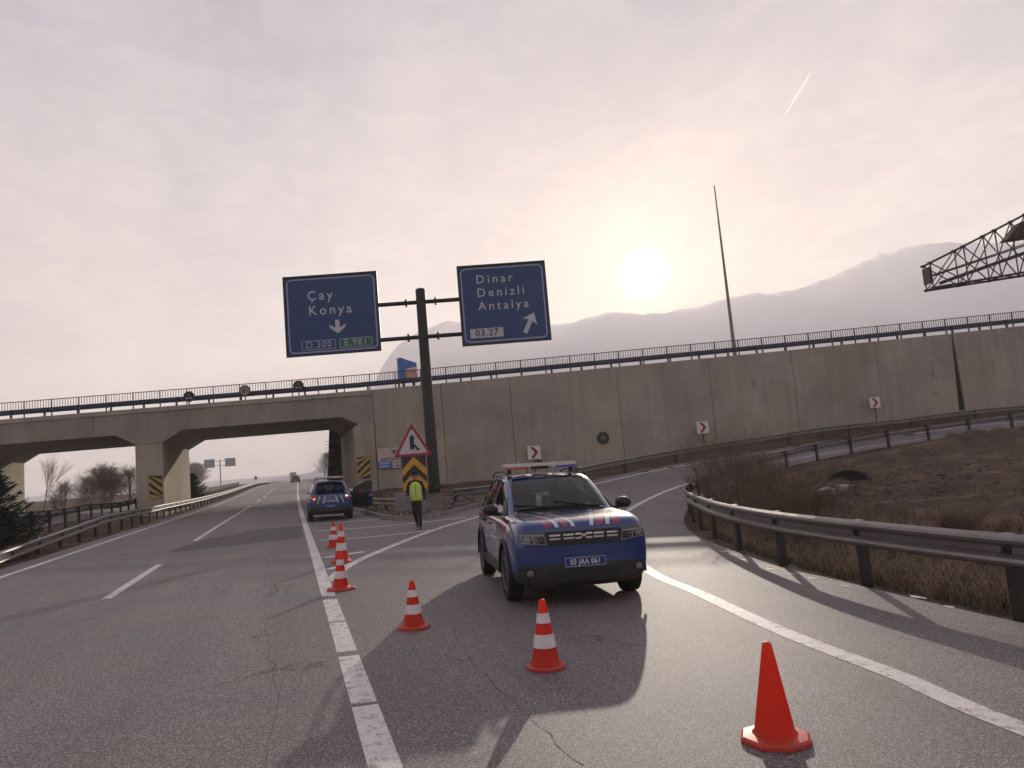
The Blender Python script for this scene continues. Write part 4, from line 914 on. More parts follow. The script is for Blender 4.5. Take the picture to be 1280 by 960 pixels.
def wheel_parts():
    ty=MB(); ty.lathe([(.21,-.09),(.30,-.11),(.335,-.10),(.345,-.07),(.345,.07),(.335,.10),(.30,.11),(.21,.09)],36,axis='X')
    rm=MB(); rm.lathe([(.215,-.085),(.225,.095),(.205,.10),(.195,.06),(.06,.045),(.05,.07),(.03,.075)],32,axis='X')
    sp=MB()
    for k in range(5):
        a=2*math.pi*k/5; 
        for da in (-.11,.11):
            sp.add([(.085,math.cos(a+da*1.5+s2*.05)*r_,math.sin(a+da*1.5+s2*.05)*r_) for r_ in (.05,.205) for s2 in (-1,1)]+[(.06,math.cos(a+da*1.5+s2*.06)*r_,math.sin(a+da*1.5+s2*.06)*r_) for r_ in (.05,.205) for s2 in (-1,1)],[(0,1,3,2),(4,5,7,6),(0,2,6,4),(1,3,7,5),(0,1,5,4),(2,3,7,6)])
    hub=MB(); hub.lathe([(.055,.04),(.05,.088),(.02,.092)],16,axis='X')
    return ty.mesh(),rm.mesh(),sp.mesh(),hub.mesh()
WM=wheel_parts()
def patrol_car(loc,rz,label,tilt=(0,0),door=False,lit=False,plain=None,wm=0):
    bl='car_blue' if not plain else plain
    e=empty('patrol_car' if not plain else 'parked_car',loc,0,label,'car'); e.rotation_mode='XYZ'
    T=Matrix.Translation(loc)@Matrix.Rotation(tilt[0],4,'Y')@Matrix.Rotation(tilt[1],4,'X')@Matrix.Rotation(rz,4,'Z'); e.matrix_world=T
    body=BODY.copy()
    if plain: body.materials[0]=MT[plain]
    o=link(body,'body'); o.parent=e
    def P(mb,nm,m,par=e,smooth=False,ang=None): return mb.build(nm,m,par,smooth,0,ang)
    # glass
    P(windscreen(.965,.185,.685,.585),'windscreen','glass_tint',smooth=True)
    P(windscreen(-1.785,-1.985,.50,.60),'rear_window','glass_tint',smooth=True)
    for s in (-1,1):
        P(sidewin([(.72,1.115),(-.22,1.105),(-.20,1.525),(.06,1.50),(.52,1.27)],s),'side_window','glass_tint')
        P(sidewin([(-.30,1.105),(-1.12,1.125),(-1.16,1.515),(-.28,1.53)],s),'side_window','glass_tint')
        P(sidewin([(-1.22,1.135),(-1.70,1.19),(-1.62,1.46),(-1.24,1.505)],s),'side_window','glass_tint')
        for pl_ in ([(-.19,1.09),(-.32,1.09),(-.30,1.56),(-.18,1.55)],[(-1.10,1.10),(-1.25,1.12),(-1.26,1.54),(-1.14,1.55)]): P(sidewin(pl_,s),'window_pillar','plastic')
        P(sidewin([(-1.68,1.12),(-1.80,1.12),(-1.74,1.50),(-1.60,1.50)],s),'rear_pillar',bl); P(sidewin([(.98,1.09),(.72,1.09),(.50,1.28),(.56,1.32)],s),'quarter_panel','plastic')
        q=MB(); q.box((s*.38,-.18,1.16),(.46,.12,.32)); q.box((s*.38,-.20,1.40),(.26,.09,.17)); P(q,'front_seat','seat')
        q=MB(); q.box((s*.38,-1.05,1.14),(.5,.10,.24)); q.box((s*.38,-1.07,1.32),(.24,.08,.14)); P(q,'rear_seat','seat')
        q=MB(); pt=[proj((s*(.70+.03*(1.9-y_)),y_,2),(0,0,-1))[0]+Vector((0,0,.004)) for y_ in np.linspace(1.0,2.02,9)]; q.add([p+Vector((d_,0,0)) for p in pt for d_ in (-.006,.006)],[(2*k,2*k+1,2*k+3,2*k+2) for k in range(8)]); P(q,'bonnet_seam','black')
        hl=MB(); patchg(hl,[(s*.47,2.2,.765),(s*.80,2.2,.80),(s*.83,2.2,.94),(s*.50,2.2,.925)],(-s*.35,-1,0),8,4,.012); h=P(hl,'headlight','lamp_dark',ang=50)
        q=MB()
        for (a,b_,c,d_) in (((.48,.77),(.80,.805),(.80,.82),(.48,.785)),((.51,.885),(.82,.90),(.82,.912),(.51,.897)),((.475,.775),(.492,.775),(.525,.915),(.508,.915)),((.62,.80),(.638,.80),(.67,.89),(.652,.89)),((.79,.81),(.80,.81),(.825,.93),(.812,.93))): patchg(q,[(s*a[0],2.2,a[1]),(s*b_[0],2.2,b_[1]),(s*c[0],2.2,c[1]),(s*d_[0],2.2,d_[1])],(-s*.35,-1,0),6,1,.010,lift=.010)
        patchg(q,[(s*.53,2.2,.81),(s*.61,2.2,.815),(s*.63,2.2,.865),(s*.55,2.2,.86)],(-s*.35,-1,0),3,2,.006,lift=.009)
        patchg(q,[(s*.68,2.2,.825),(s*.76,2.2,.83),(s*.78,2.2,.88),(s*.70,2.2,.875)],(-s*.35,-1,0),3,2,.006,lift=.009)
        o=q.build('reflector','lamp',h)
        f=MB(); c_,n_=proj((s*.70,2.3,.435),(0,-1,0)); f.lathe([(.040,0),(.040,.03),(.03,.036)],18,c_,axis='Y'); P(f,'fog_light','fog')
        q=MB(); q.lathe([(.07,0),(.07,.024)],18,c_,axis='Y'); P(q,'fog_light_surround','plastic')
        # mirrors
        q=MB(); 
        ring=[]
        for k,(yy_,sc_) in enumerate(((.86,.35),(.84,.8),(.79,1.0),(.72,1.0),(.69,.92))):
            for a in range(14):
                an=2*math.pi*a/14; ring.append((s*(.985+math.cos(an)*.115*sc_),yy_,1.165+math.sin(an)*.082*sc_))
        q.add(ring,[(k*14+a,k*14+(a+1)%14,(k+1)*14+(a+1)%14,(k+1)*14+a) for k in range(4) for a in range(14)]+[tuple(range(14)),tuple(4*14+a for a in range(14))])
        q.tube((s*.84,.78,1.10),(s*.93,.78,1.12),.03,n=8); mr_=P(q,'wing_mirror','plastic',ang=50)
        q=MB(); q.add([(s*(.985+a),.688,1.165+b_) for a,b_ in ((-.095,-.06),(.095,-.06),(.10,.06),(-.09,.065))],[(0,1,2,3)]); q.build('mirror_glass','chrome',mr_)
        # roof rails
        q=MB(); pts=[(.10,1.60),(-.0,1.665),(-.45,1.695),(-1.1,1.69),(-1.5,1.665),(-1.66,1.60)]
        for a,b_ in zip(pts[:-1],pts[1:]): q.tube((s*.60,a[0],a[1]),(s*.60,b_[0],b_[1]),.017,n=8)
        P(q,'roof_rail','plastic',ang=60)
        # tail lights
        q=MB(); patchg(q,[(s*.60,-2.3,.86),(s*.80,-2.3,.86),(s*.77,-2.3,1.05),(s*.60,-2.3,1.05)],(-s*.25,1,0),4,4,.02); tl=P(q,'tail_light','lens_red')
        if lit:
            q=MB(); patchg(q,[(s*.64,-2.3,.885 if s<0 else .96),(s*.73,-2.3,.885 if s<0 else .96),(s*.73,-2.3,.94 if s<0 else 1.02),(s*.64,-2.3,.94 if s<0 else 1.02)],(-s*.25,1,0),2,2,.03); q.build('bulb','tail_lit' if s<0 else 'reverse_lit',tl)
        # wheel arch trims and handles
        for sy in (1.338,-1.338):
            q=MB(); V_=[]; nA=22
            for k in range(nA+1):
                an=R(-4+188*k/nA)
                for r_,xo in ((.408,.0),(.408,.022),(.475,.014),(.475,-.02)):
                    yy_=sy+math.cos(an)*r_; zz_=.345+math.sin(an)*r_; V_.append((s*(.902+xo),yy_,zz_))
            q.add(V_,[(k*4+j,k*4+(j+1)%4,(k+1)*4+(j+1)%4,(k+1)*4+j) for k in range(nA) for j in range(4)]+[(0,1,2,3),tuple(nA*4+j for j in (3,2,1,0))]); P(q,'wheel_arch_trim','plastic',ang=40)
            we=bpy.data.objects.new('wheel',None); col.objects.link(we); we.parent=e; we.location=(s*.80,sy,.345); we.rotation_euler=(rnd.random()*0,0,0 if s>0 else math.pi); we.empty_display_size=.1
            for nm,me,mm in (('tyre',WM[0],'tyre'),('rim',WM[1],'rim'),('spokes',WM[2],'rim'),('hub_cap',WM[3],'plastic')):
                m2=me.copy(); o=link(m2,nm,mm,we,nm in('tyre',)); 
                if nm=='tyre': sharp(m2,45)
        for yy_ in (-.08,-1.0):
            c_,n_=proj((s*.9,yy_,.93),(-s,0,0)); q=MB(); q.box(c_+Vector((s*.015,0,0)),(.03,.17,.028)); P(q,'door_handle','plastic' if not plain else 'plastic')
        q=MB()
        for yy_,a_,b_ in ((.98,.38,1.05),(-.26,.38,1.06),(-1.12,.80,1.08)):
            pt=[proj((s*.9,yy_,z_),(-s,0,0))[0]+Vector((s*.0035,0,0)) for z_ in np.linspace(a_,b_,8)]
            q.add([p+Vector((0,d_,0)) for p in pt for d_ in (-.005,.005)],[(2*k,2*k+1,2*k+3,2*k+2) for k in range(7)])
        P(q,'door_seam','black')
        q=MB(); q.box((s*.885,0,.36),(.05,1.75,.12)); P(q,'sill','plastic')
    q=MB(); q.box((0,.62,1.13),(1.25,.30,.05)); P(q,'dashboard','plastic')
    q=MB(); q.lathe([(.17,-.012),(.185,0),(.17,.012),(.15,0)],24,(-.37,.34,1.20),axis='Y'); P(q,'steering_wheel','plastic')
    q=MB(); q.box((0,.30,1.47),(.22,.03,.06)); P(q,'rear_view_mirror','plastic')
    # nose
    gl=MB(); patchg(gl,[(-.50,2.3,.755),(.50,2.3,.755),(.53,2.3,.93),(-.53,2.3,.93)],(0,-1,0),16,4,.006); gr=P(gl,'grille','plastic')
    q=MB()
    for x0,x1 in ((-.44,-.30),(-.26,-.13),(.13,.26),(.30,.44)):
        for z0 in (.828,.872): patchg(q,[(x0,2.3,z0),(x1,2.3,z0),(x1,2.3,z0+.022),(x0,2.3,z0+.022)],(0,-1,0),4,1,.012)
    q.build('grille_trim','chrome',gr)
    q=MB()
    for s in (-1,1):
        patchg(q,[(s*.11,2.3,.876),(s*.045,2.3,.876),(s*.045,2.3,.898),(s*.11,2.3,.898)],(0,-1,0),3,1,.014)
        patchg(q,[(s*.11,2.3,.824),(s*.045,2.3,.824),(s*.045,2.3,.846),(s*.11,2.3,.846)],(0,-1,0),3,1,.014)
        patchg(q,[(s*.045,2.3,.876),(s*-.004,2.3,.854),(s*.004,2.3,.876),(s*.045,2.3,.898)],(0,-1,0),3,1,.014)
        patchg(q,[(s*.045,2.3,.824),(s*-.004,2.3,.868),(s*.008,2.3,.868),(s*.045,2.3,.846)],(0,-1,0),3,1,.014)
    q.build('emblem','chrome',gr)
    pc=proj((0,2.3,.545),(0,-1,0))[0].y+.012
    q=MB(); q.box((0,pc,.545),(.535,.02,.125)); np_=P(q,'number_plate','plate_blue' if not plain else 'sign_plate')
    q=MB(); frame_ring(q,Vector((0,pc+.0105,.545)),Vector((-1,0,0)),ZU,Vector((0,1,0)),.52,.112,.012,.005); 
    if not plain: add_text(q,'03 JAA 061',.098,(.0,pc+.012,.543),(-1,0,0),(0,0,1),(0,1,0),.001,sx=.80,bold=.002,space=1.08)
    q.build('plate_lettering','text_white',np_)
    q=MB(); patchg(q,[(-.42,2.3,.33),(.42,2.3,.33),(.50,2.3,.46),(-.50,2.3,.46)],(0,-1,0),10,3,.004); P(q,'lower_grille','black')
    q=MB(); patchg(q,[(-.35,2.3,.26),(.35,2.3,.26),(.40,2.3,.31),(-.40,2.3,.31)],(0,-1,0),8,2,.012); P(q,'skid_plate','plastic')
    if not plain:
        q=MB(); ptext(q,'JANDARMA',.155,(0,1.42,1.3),(-1,0,0),(0,-.9,0),(0,0,-1),lift=.006,bold=.003,space=1.05)
        P(q,'bonnet_lettering','navy')
        for s in (-1,1):
            q=MB(); ptext(q,'JANDARMA',.20,(s*.9,.05,.90),(0,s,0),(0,0,1),(-s,0,0),lift=.006,bold=.003); P(q,'side_lettering','text_white')
        q=MB(); ptext(q,'JANDARMA',.10,(0,-2.3,.80),(1,0,0),(0,0,1),(0,1,0),lift=.006); P(q,'rear_lettering','text_white')
    # wipers
    for x_ in (-.35,.22):
        a=proj((x_,.985,1.3),(0,0,-1))[0]; b_=proj((x_+.42,.86,1.3),(0,0,-1))[0]; q=MB(); q.tube(a+Vector((0,0,.02)),b_+Vector((0,0,.02)),.009,n=5); P(q,'wiper','plastic')
    q=MB(); 
    for z_ in (.03,): q.box((0,1.02,1.118),(1.25,.10,.02)); 
    P(q,'scuttle','plastic')
    # rear
    q=MB(); pr_=proj((0,-2.3,.66),(0,1,0))[0].y-.012; q.box((0,pr_,.60),(.52,.02,.12)); rpn=P(q,'number_plate','plate_blue' if not plain else 'sign_plate')
    q=MB(); 
    if not plain: add_text(q,'03 JAA 053',.09,(0,pr_-.012,.60),(1,0,0),(0,0,1),(0,-1,0),.001,sx=.8); q.build('plate_lettering','text_white',rpn)
    for s in (-1,1):
        q=MB(); patchg(q,[(s*.42,-2.3,.46),(s*.76,-2.3,.46),(s*.78,-2.3,.60),(s*.42,-2.3,.58)],(-s*.15,1,0),6,3,.012); P(q,'rear_bumper_trim','galv_dark')
    q=MB(); q.tube((-.35,-1.9,1.2),(.12,-1.93,1.26),.008,n=5); 
    q=MB(); patchg(q,[(-.03,-2.3,1.035),(.03,-2.3,1.035),(.03,-2.3,1.055),(-.03,-2.3,1.055)],(0,1,0),2,1,.02); P(q,'boot_handle','chrome')
    q=MB(); q.box((0,-1.80,1.60),(1.05,.20,.03)); P(q,'roof_spoiler',bl)
    if not plain:
        lb=empty('x',(0,0,0)); bpy.data.objects.remove(lb)
        q=MB(); 
        L_=rrect(1.22,.26,.09,4); q.prism(L_,(0,-.42,1.755),(1,0,0),(0,1,0),(0,0,.055)); bar=P(q,'light_bar','silver',ang=50)
        for s in (-1,1):
            q=MB(); q.box((s*.40,-.42,1.735),(.36,.265,.035)); q.build('lens','bar_lens_b' if s<0 else 'bar_lens_r',bar)
            q=MB(); q.box((s*.50,-.42,1.69),(.05,.10,.09)); q.build('foot','plastic',bar)
        q=MB(); q.box((0,-.42,1.745),(.26,.18,.075)); q.lathe([(.05,0),(.05,.05),(.02,.06)],12,(0,-.42,1.81)); q.build('siren','plastic',bar)
        q=MB(); q.lathe([(.01,0),(.006,.18)],6,(0,-1.55,1.64)); P(q,'aerial','plastic')
    if door:
        q=MB(); pl=[(-.0,.36),(-1.12,.38),(-1.20,.62),(-1.16,1.07),(0,1.08)]
        q.prism([(a,b_) for a,b_ in pl],(0,0,0),(0,1,0),(0,0,1),(.075,0,0)); fr=[(-.02,1.08),(-.50,1.33),(-.95,1.53),(-1.16,1.50),(-1.14,1.08)]
        dobj=P(q,'door',bl); dobj.location=(.865,.96,0); dobj.rotation_euler=(0,0,R(62))
        q=MB()
        for a,b_ in zip(fr[:-1],fr[1:]): q.tube((.035,a[0],a[1]),(.035,b_[0],b_[1]),.028,n=8)
        q.build('window_frame','plastic',dobj)
        q=MB(); q.prism([(a,b_) for a,b_ in fr],(.034,0,0),(0,1,0),(0,0,1),(.004,0,0)); q.build('window','glass_thin',dobj)
        q=MB(); q.box((-.006,-.55,.72),(.02,.95,.5)); q.box((-.03,-.6,.85),(.05,.5,.06)); q.build('door_lining','plastic',dobj)
        q=MB(); a=[proj((.9,y_,z_),(-1,0,0))[0]+Vector((.008,0,0)) for y_,z_ in ((.93,.42),(-.22,.42),(-.24,1.06),(.93,1.05))]; q.add(a,[(0,1,2,3)]); P(q,'door_opening_shade','black')  # black sheet laid on the body, shade of the open doorway painted in
    return e
m=bpy.data.materials.new('thin_glass'); m.use_nodes=True; t_=NT(m.node_tree); m.node_tree.nodes.remove(t_.n['Principled BSDF']); mx_=t_.node('ShaderNodeMixShader'); mx_.inputs[0].default_value=.25
a_=t_.node('ShaderNodeBsdfTransparent'); a_.inputs[0].default_value=(.5,.55,.55,1); b_=t_.node('ShaderNodeBsdfGlossy'); b_.inputs['Roughness'].default_value=.05
t_.l.new(a_.outputs[0],mx_.inputs[1]); t_.l.new(b_.outputs[0],mx_.inputs[2]); t_.l.new(mx_.outputs[0],t_.n['Material Output'].inputs[0]); MT['glass_thin']=m
K=math.atan(.03)
patrol_car((3.74,11.02,g(3.74,11.02)),R(172.4),'dark blue patrol car facing the camera, light bar on its roof, nearest the cones',(K,0))
patrol_car((1.55,34.0,g(1.55,34.0)),R(-1.0),'blue patrol car seen from behind with one door open beside the bridge abutment',(K,0),door=True,lit=True)
# ------------------------------------------------------------------ traffic cones
MT['cone_red']=mat('cone_red',rough=.42,fn=lambda t,b:(varied((.62,.040,.008),.34,7,45,.12)(t,b),t.put(b.inputs['Subsurface Weight'],0.0)))
def translucent(m,c,f):
    t_=NT(m.node_tree); pb=t_.n['Principled BSDF']; mx=t_.node('ShaderNodeMixShader'); mx.inputs[0].default_value=f; tr=t_.node('ShaderNodeBsdfTranslucent'); tr.inputs[0].default_value=(*c,1)
    t_.l.new(pb.outputs[0],mx.inputs[1]); t_.l.new(tr.outputs[0],mx.inputs[2]); t_.l.new(mx.outputs[0],t_.n['Material Output'].inputs[0])
translucent(MT['cone_red'],(1.0,.05,.012),.45)
MT['cone_white']=mat('cone_reflective_white',rough=.4,fn=varied((.66,.62,.61),.34,14,60,.05))
MT['cone_base']=mat('cone_base_red',rough=.5,fn=varied((.48,.045,.022),.3,10,60,.1))
def cone(loc,h,bands,label,rz=0,bw=.40,dark=False,tilt=None):
    e=empty('traffic_cone',loc,rz,label,'traffic cone','traffic cones closing off the slip road'); e.rotation_euler=(0,K,rz)
    k=h/.58; b=MB(); hb=.035*k; n=8
    oc=[(bw/2*1.04*math.cos(R(22.5+45*i)),bw/2*1.04*math.sin(R(22.5+45*i))) for i in range(8)]
    ring=[]; 
    for s_,z_ in ((1,0),(1,hb*.6),(.93,hb),(.62,hb*1.25),(.40,hb*1.3)): ring+=[(x*s_,y*s_,z_) for x,y in oc]
    b.add(ring,[(q*8+i,q*8+(i+1)%8,(q+1)*8+(i+1)%8,(q+1)*8+i) for q in range(4) for i in range(8)]+[tuple(range(7,-1,-1)),tuple(range(32,40))]); b.build('base','cone_base',e,ang=30)
    r0_=.125*k**.5; r1_=.026
    def rad(z): return r0_+(r1_-r0_)*(z-hb)/(h-hb)
    b=MB(); b.lathe([(r0_+.012,hb*1.2),(r0_,hb*1.25+.01)]+[(rad(z),z) for z in np.linspace(hb+.03,h-.015,8)]+[(r1_*.8,h-.004),(r1_*.45,h)],28); b.build('body','cone_red',e,ang=50)
    for z0,z1 in bands:
        b=MB(); z0*=h;z1*=h; b.lathe([(rad(z0)+.0035,z0),(rad(z1)+.0035,z1)],28); b.build('band','cone_white',e,ang=50)
    return e
B2=[(.31,.50),(.66,.80)]
def cz(x,y): return (x,y,g(x,y)+.001)
cone(cz(2.77,4.16),.585,[],'plain red cone without bands, nearest the camera',R(10),.42)
cone(cz(2.05,6.40),.585,B2,'red cone with two white bands in the shadow of the near patrol car, second nearest',R(5),.33)
cone(cz(1.26,8.72),.53,B2,'red and white banded cone standing alone left of the near patrol car',R(30),.37)
cone(cz(.67,12.26),.58,B2,'banded cone on the wide white edge line where the gore begins',R(0),.44)
cone(cz(.93,16.09),.80,B2,'tallest banded cone, behind the one at the tip of the gore',R(12),.44)
cone(cz(.96,19.72),.64,B2,'farthest banded cone, partly hidden, nearest the rear patrol car',R(0),.36)
# ------------------------------------------------------------------ the officer
def person():
    px,py=3.73,23.41; z0=g(px,py); e=empty('person',(px,py,z0),R(168),'person in dark uniform, cap and yellow vest walking past the gore sign','person')
    # local: y forward (towards the camera), x to the right hand of the viewer mirrored, z up
    J={'pel':(0,0,.95,.135),'ab':(0,0,1.08,.135),'ch':(0,.01,1.28,.155),'up':(0,.0,1.42,.13),'nk':(0,.015,1.53,.058),'hd0':(0,.03,1.60,.075),'hd1':(0,.035,1.68,.092),'hd2':(0,.03,1.745,.075),
       'hipL':(-.095,.0,.90,.105),'knL':(-.09,.13,.50,.070),'anL':(-.075,.06,.10,.048),'ftL':(-.075,.15,.045,.040),'toL':(-.075,.25,.035,.032),
       'hipR':(.095,-.01,.90,.105),'knR':(.07,.02,.50,.070),'anR':(.03,-.22,.17,.048),'ftR':(.03,-.15,.09,.040),'toR':(.03,-.06,.05,.030),
       'shL':(-.185,.0,1.43,.082),'elL':(-.25,-.04,1.14,.056),'wrL':(-.27,.06,.90,.036),'haL':(-.27,.085,.85,.034),
       'shR':(.185,.0,1.43,.082),'elR':(.27,-.04,1.16,.056),'wrR':(.22,.14,1.02,.036),'haR':(.19,.18,1.0,.034)}
    E_=[('pel','ab'),('ab','ch'),('ch','up'),('up','nk'),('nk','hd0'),('hd0','hd1'),('hd1','hd2'),('pel','hipL'),('hipL','knL'),('knL','anL'),('anL','ftL'),('ftL','toL'),('pel','hipR'),('hipR','knR'),('knR','anR'),('anR','ftR'),('ftR','toR'),('up','shL'),('shL','elL'),('elL','wrL'),('wrL','haL'),('up','shR'),('shR','elR'),('elR','wrR'),('wrR','haR')]
    for s_ in 'LR':
        hx,hy,hz_,_=J['ha'+s_]; sg_=-1 if s_=='L' else 1
        fd=Vector((0,.25,-1)).normalized() if s_=='L' else Vector((-.5,.7,-.5)).normalized(); sd_=Vector((0,1,0.2)).normalized() if s_=='L' else Vector((.5,.5,0.2)).normalized()
        for k,(o_,l_) in enumerate(((-.030,.062),(-.010,.075),(.010,.072),(.028,.058))):
            a=Vector((hx,hy,hz_))+sd_*o_+fd*.035; b_=a+fd*l_*.55; c_=b_+(fd+Vector((-sg_*.5,0,0))).normalized()*l_*.45
            J[f'f{s_}{k}a']=(*a,.0095);J[f'f{s_}{k}b']=(*b_,.009);J[f'f{s_}{k}c']=(*c_,.0075); E_+=[('ha'+s_,f'f{s_}{k}a'),(f'f{s_}{k}a',f'f{s_}{k}b'),(f'f{s_}{k}b',f'f{s_}{k}c')]
        a=Vector((hx,hy,hz_+.02))+sd_*.04+fd*.01; b_=a+(fd+sd_*.5).normalized()*.04; J[f't{s_}a']=(*a,.011);J[f't{s_}b']=(*b_,.009); E_+=[('ha'+s_,f't{s_}a'),(f't{s_}a',f't{s_}b')]
    ks_=list(J); me=bpy.data.meshes.new('sk'); me.from_pydata([J[k][:3] for k in ks_],[(ks_.index(a),ks_.index(b)) for a,b in E_],[]); o=bpy.data.objects.new('sk',me); col.objects.link(o)
    sm=o.modifiers.new('skin','SKIN'); 
    if not me.skin_vertices: me.attributes
    bm=bmesh.new(); bm.from_mesh(me); ly=bm.verts.layers.skin.verify(); bm.verts.ensure_lookup_table()
    for i,k in enumerate(ks_): bm.verts[i][ly].radius=(J[k][3],J[k][3]*(.78 if k in('ch','up','ab','pel') else 1)); bm.verts[i][ly].use_root=(k=='pel')
    bm.to_mesh(me); bm.free(); ss_=o.modifiers.new('s','SUBSURF'); ss_.levels=2
    bpy.context.view_layer.update(); out=bpy.data.meshes.new_from_object(o.evaluated_get(bpy.context.evaluated_depsgraph_get())); bpy.data.objects.remove(o)
    for nm in ('uniform','skin','boots','trousers'): out.materials.append(MT[nm])
    vs=[v.co.copy() for v in out.vertices]
    # nose, brow and chin pushed out of the head
    for v in out.vertices:
        c=v.co
        if c.z>1.56 and c.y>.07:
            c.y+=.022*math.exp(-((c.x/.016)**2+((c.z-1.665)/.022)**2))+.010*math.exp(-((c.x/.03)**2+((c.z-1.60)/.02)**2))-.007*math.exp(-(((abs(c.x)-.032)/.014)**2+((c.z-1.69)/.012)**2))
    for p in out.polygons:
        c=p.center; arm=abs(c.x)>.16 and c.z<1.5
        p.material_index=1 if (c.z>1.545 or (arm and c.z<.90 and c.x<0 ) or (c.x>.14 and c.y>.135 and .9<c.z<1.06)) else (2 if c.z<.13 or (c.y<-.13 and c.z<.2) else (3 if c.z<.98 and abs(c.x)<.2 else 0)); p.use_smooth=True
    b=link(out,'body'); b.parent=e
    def shell(name,m,f,prof,n=26):
        mb=MB(); V_=[]
        for (z,rx,ry,cy) in prof:
            for i in range(n): a=2*math.pi*i/n; V_.append((math.copysign(abs(math.cos(a))**.8,math.cos(a))*rx,cy+math.copysign(abs(math.sin(a))**.8,math.sin(a))*ry,z))
        mb.add(V_,[(k*n+i,k*n+(i+1)%n,(k+1)*n+(i+1)%n,(k+1)*n+i) for k in range(len(prof)-1) for i in range(n)]); o=mb.build(name,m,e,True); so_=o.modifiers.new('t','SOLIDIFY'); so_.thickness=.008; return o
    shell('vest','vest',None,[(.90,.185,.135,0),(.98,.180,.13,0),(1.10,.175,.128,.0),(1.25,.19,.14,.01),(1.36,.188,.138,.01),(1.43,.165,.12,.005),(1.47,.12,.09,.0),(1.50,.08,.07,.0)])
    mb=MB()
    for z in (1.02,1.16):
        n=26; V_=[(math.copysign(abs(math.cos(a))**.8,math.cos(a))*.186,.003+math.copysign(abs(math.sin(a))**.8,math.sin(a))*.140,zz) for zz in (z,z+.045) for a in [2*math.pi*i/n for i in range(n)]]
        mb.add(V_,[(i,(i+1)%n,n+(i+1)%n,n+i) for i in range(n)])
    for s_ in (-1,1): mb.box((s_*.10,.150,1.30),(.045,.012,.26),0,rx=R(-3))
    mb.build('reflective_band','vest_band',e)
    mb=MB(); mb.box((0,.150,1.18),(.012,.012,.5)); mb.build('zip','uniform',e)
    mb=MB(); mb.lathe([(.098,1.715),(.108,1.75),(.118,1.785),(.10,1.80),(.02,1.805)],22,(0,.03,0)); 
    mb.add([(math.cos(a)*.088,.03+math.sin(a)*.16 if i_ else .03+math.sin(a)*.09,1.712-(.02 if i_ else 0)) for i_ in (0,1) for a in [math.pi*k/10 for k in range(11)]],[(k,k+1,12+k,11+k) for k in range(10)]); mb.build('cap','uniform',e,ang=40)
    mb=MB()
    for s_ in (-1,1):
        mb.lathe([(.004,-.006),(.009,-.003),(.009,.003),(.004,.006)],8,(s_*.031,.121,1.69),axis='Y'); 
    mb.build('eyes','black',e)
    mb=MB(); mb.box((0,.122,1.628),(.045,.012,.010)); mb.build('mouth','mouth',e)
    mb=MB()
    for s_ in (-1,1): mb.lathe([(.010,-.018),(.022,-.006),(.022,.008),(.008,.02)],10,(s_*.092,.025,1.665),axis='Y')
    mb.build('ears','skin',e,ang=60)
    mb=MB(); mb.lathe([(.075,1.60),(.093,1.64),(.100,1.70),(.098,1.735)],20,(0,.012,0)); o=mb.build('hair','black',e,ang=60)
    for v in o.data.vertices:
        if v.co.y>.055: v.co.y=.055
    return e
MT['uniform']=mat('navy_uniform',rough=.85,fn=varied((.014,.016,.028),.4,12,80,.2)); MT['trousers']=mat('dark_trousers',rough=.9,fn=varied((.012,.012,.015),.4,12,80,.2))
MT['skin']=mat('skin',(.36,.20,.14),.55); MT['boots']=mat('black_boots',(.012,.011,.011),.4); MT['vest']=mat('yellow_vest',rough=.6,fn=varied((.58,.74,.02),.2,10,60,.2)); MT['vest_band']=mat('vest_band',(.50,.52,.50),.35); MT['mouth']=mat('mouth',(.22,.08,.07),.6)
person()
# ------------------------------------------------------------------ far traffic and far signs
car2=None
e=empty('box_truck',(.2+0.9,320,g(0,320)),0,'grey box truck driving away in the far mist','truck')
MT['truck_grey']=mat('truck_grey',(.20,.19,.19),.6); MT['dark_car']=mat('dark_car_paint',(.02,.02,.024),.35,coat=.6)
d=MB(); d.box((0,0,2.35),(2.5,7.5,2.9)); d.build('box_body','truck_grey',e)
d=MB(); d.box((0,-3.77,.75),(2.3,.1,.16)); d.build('bumper','black',e)
d=MB(); d.box((0,4.9,1.9),(2.4,2.0,2.6)); d.build('cab','truck_grey',e,bevel=.1)
for s_ in (-1,1):
    for y_ in (-2.6,4.6): d=MB(); d.lathe([(.3,-.15),(.5,-.14),(.5,.14),(.3,.15)],18,(s_*1.02,y_,.5),axis='X'); d.build('wheel','tyre',e)
    d=MB(); d.box((s_*1.0,-3.84,.78),(.3,.05,.14)); d.build('tail_light','lens_red',e)
d=MB(); d.box((0,-3.765,2.35),(.04,.03,2.7)); d.build('door_seam','black',e)
patrol_car((1.05,167,g(0,167)),0,'small dark car driving away in front of the far box truck',(K,0),plain='dark_car')
MT['mist_board']=mat('haze_paled_board',(.16,.17,.22),.6)  # pale colour paints in the mist that fades these boards
e=empty('far_direction_sign',(-26.6,320,1.0),0,'faint T shaped direction sign in the mist beyond the left pier','sign post')
d=MB(); d.tube((0,0,0),(0,0,11.0),.2,n=10); d.build('pole','galv_dark',e)
for z_ in (10.6,8.9): d=MB(); d.tube((-4.5,0,z_),(4.5,0,z_),.09,n=6); d.build('arm','galv_dark',e)
for s_ in (-1,1):
    d=MB(); d.box((s_*3.9,-.15,9.9),(3.9,.1,3.3)); b=d.build('board','mist_board',e)
    d=MB()
    for z_ in (10.8,9.9,9.0): d.box((s_*3.9,-.22,z_),(2.6,.03,.3))
    d.build('lettering','sign_dim',b)
e=empty('far_warning_sign',(-9.6*1.0,230,1.0),0,'tiny triangular warning sign on the left verge in the mist','road sign')
d=MB(); d.prism(rtri(1.3,.05),(0,0,2.2),(1,0,0),ZU,(0,.03,0)); d.build('board','galv_dark',e)
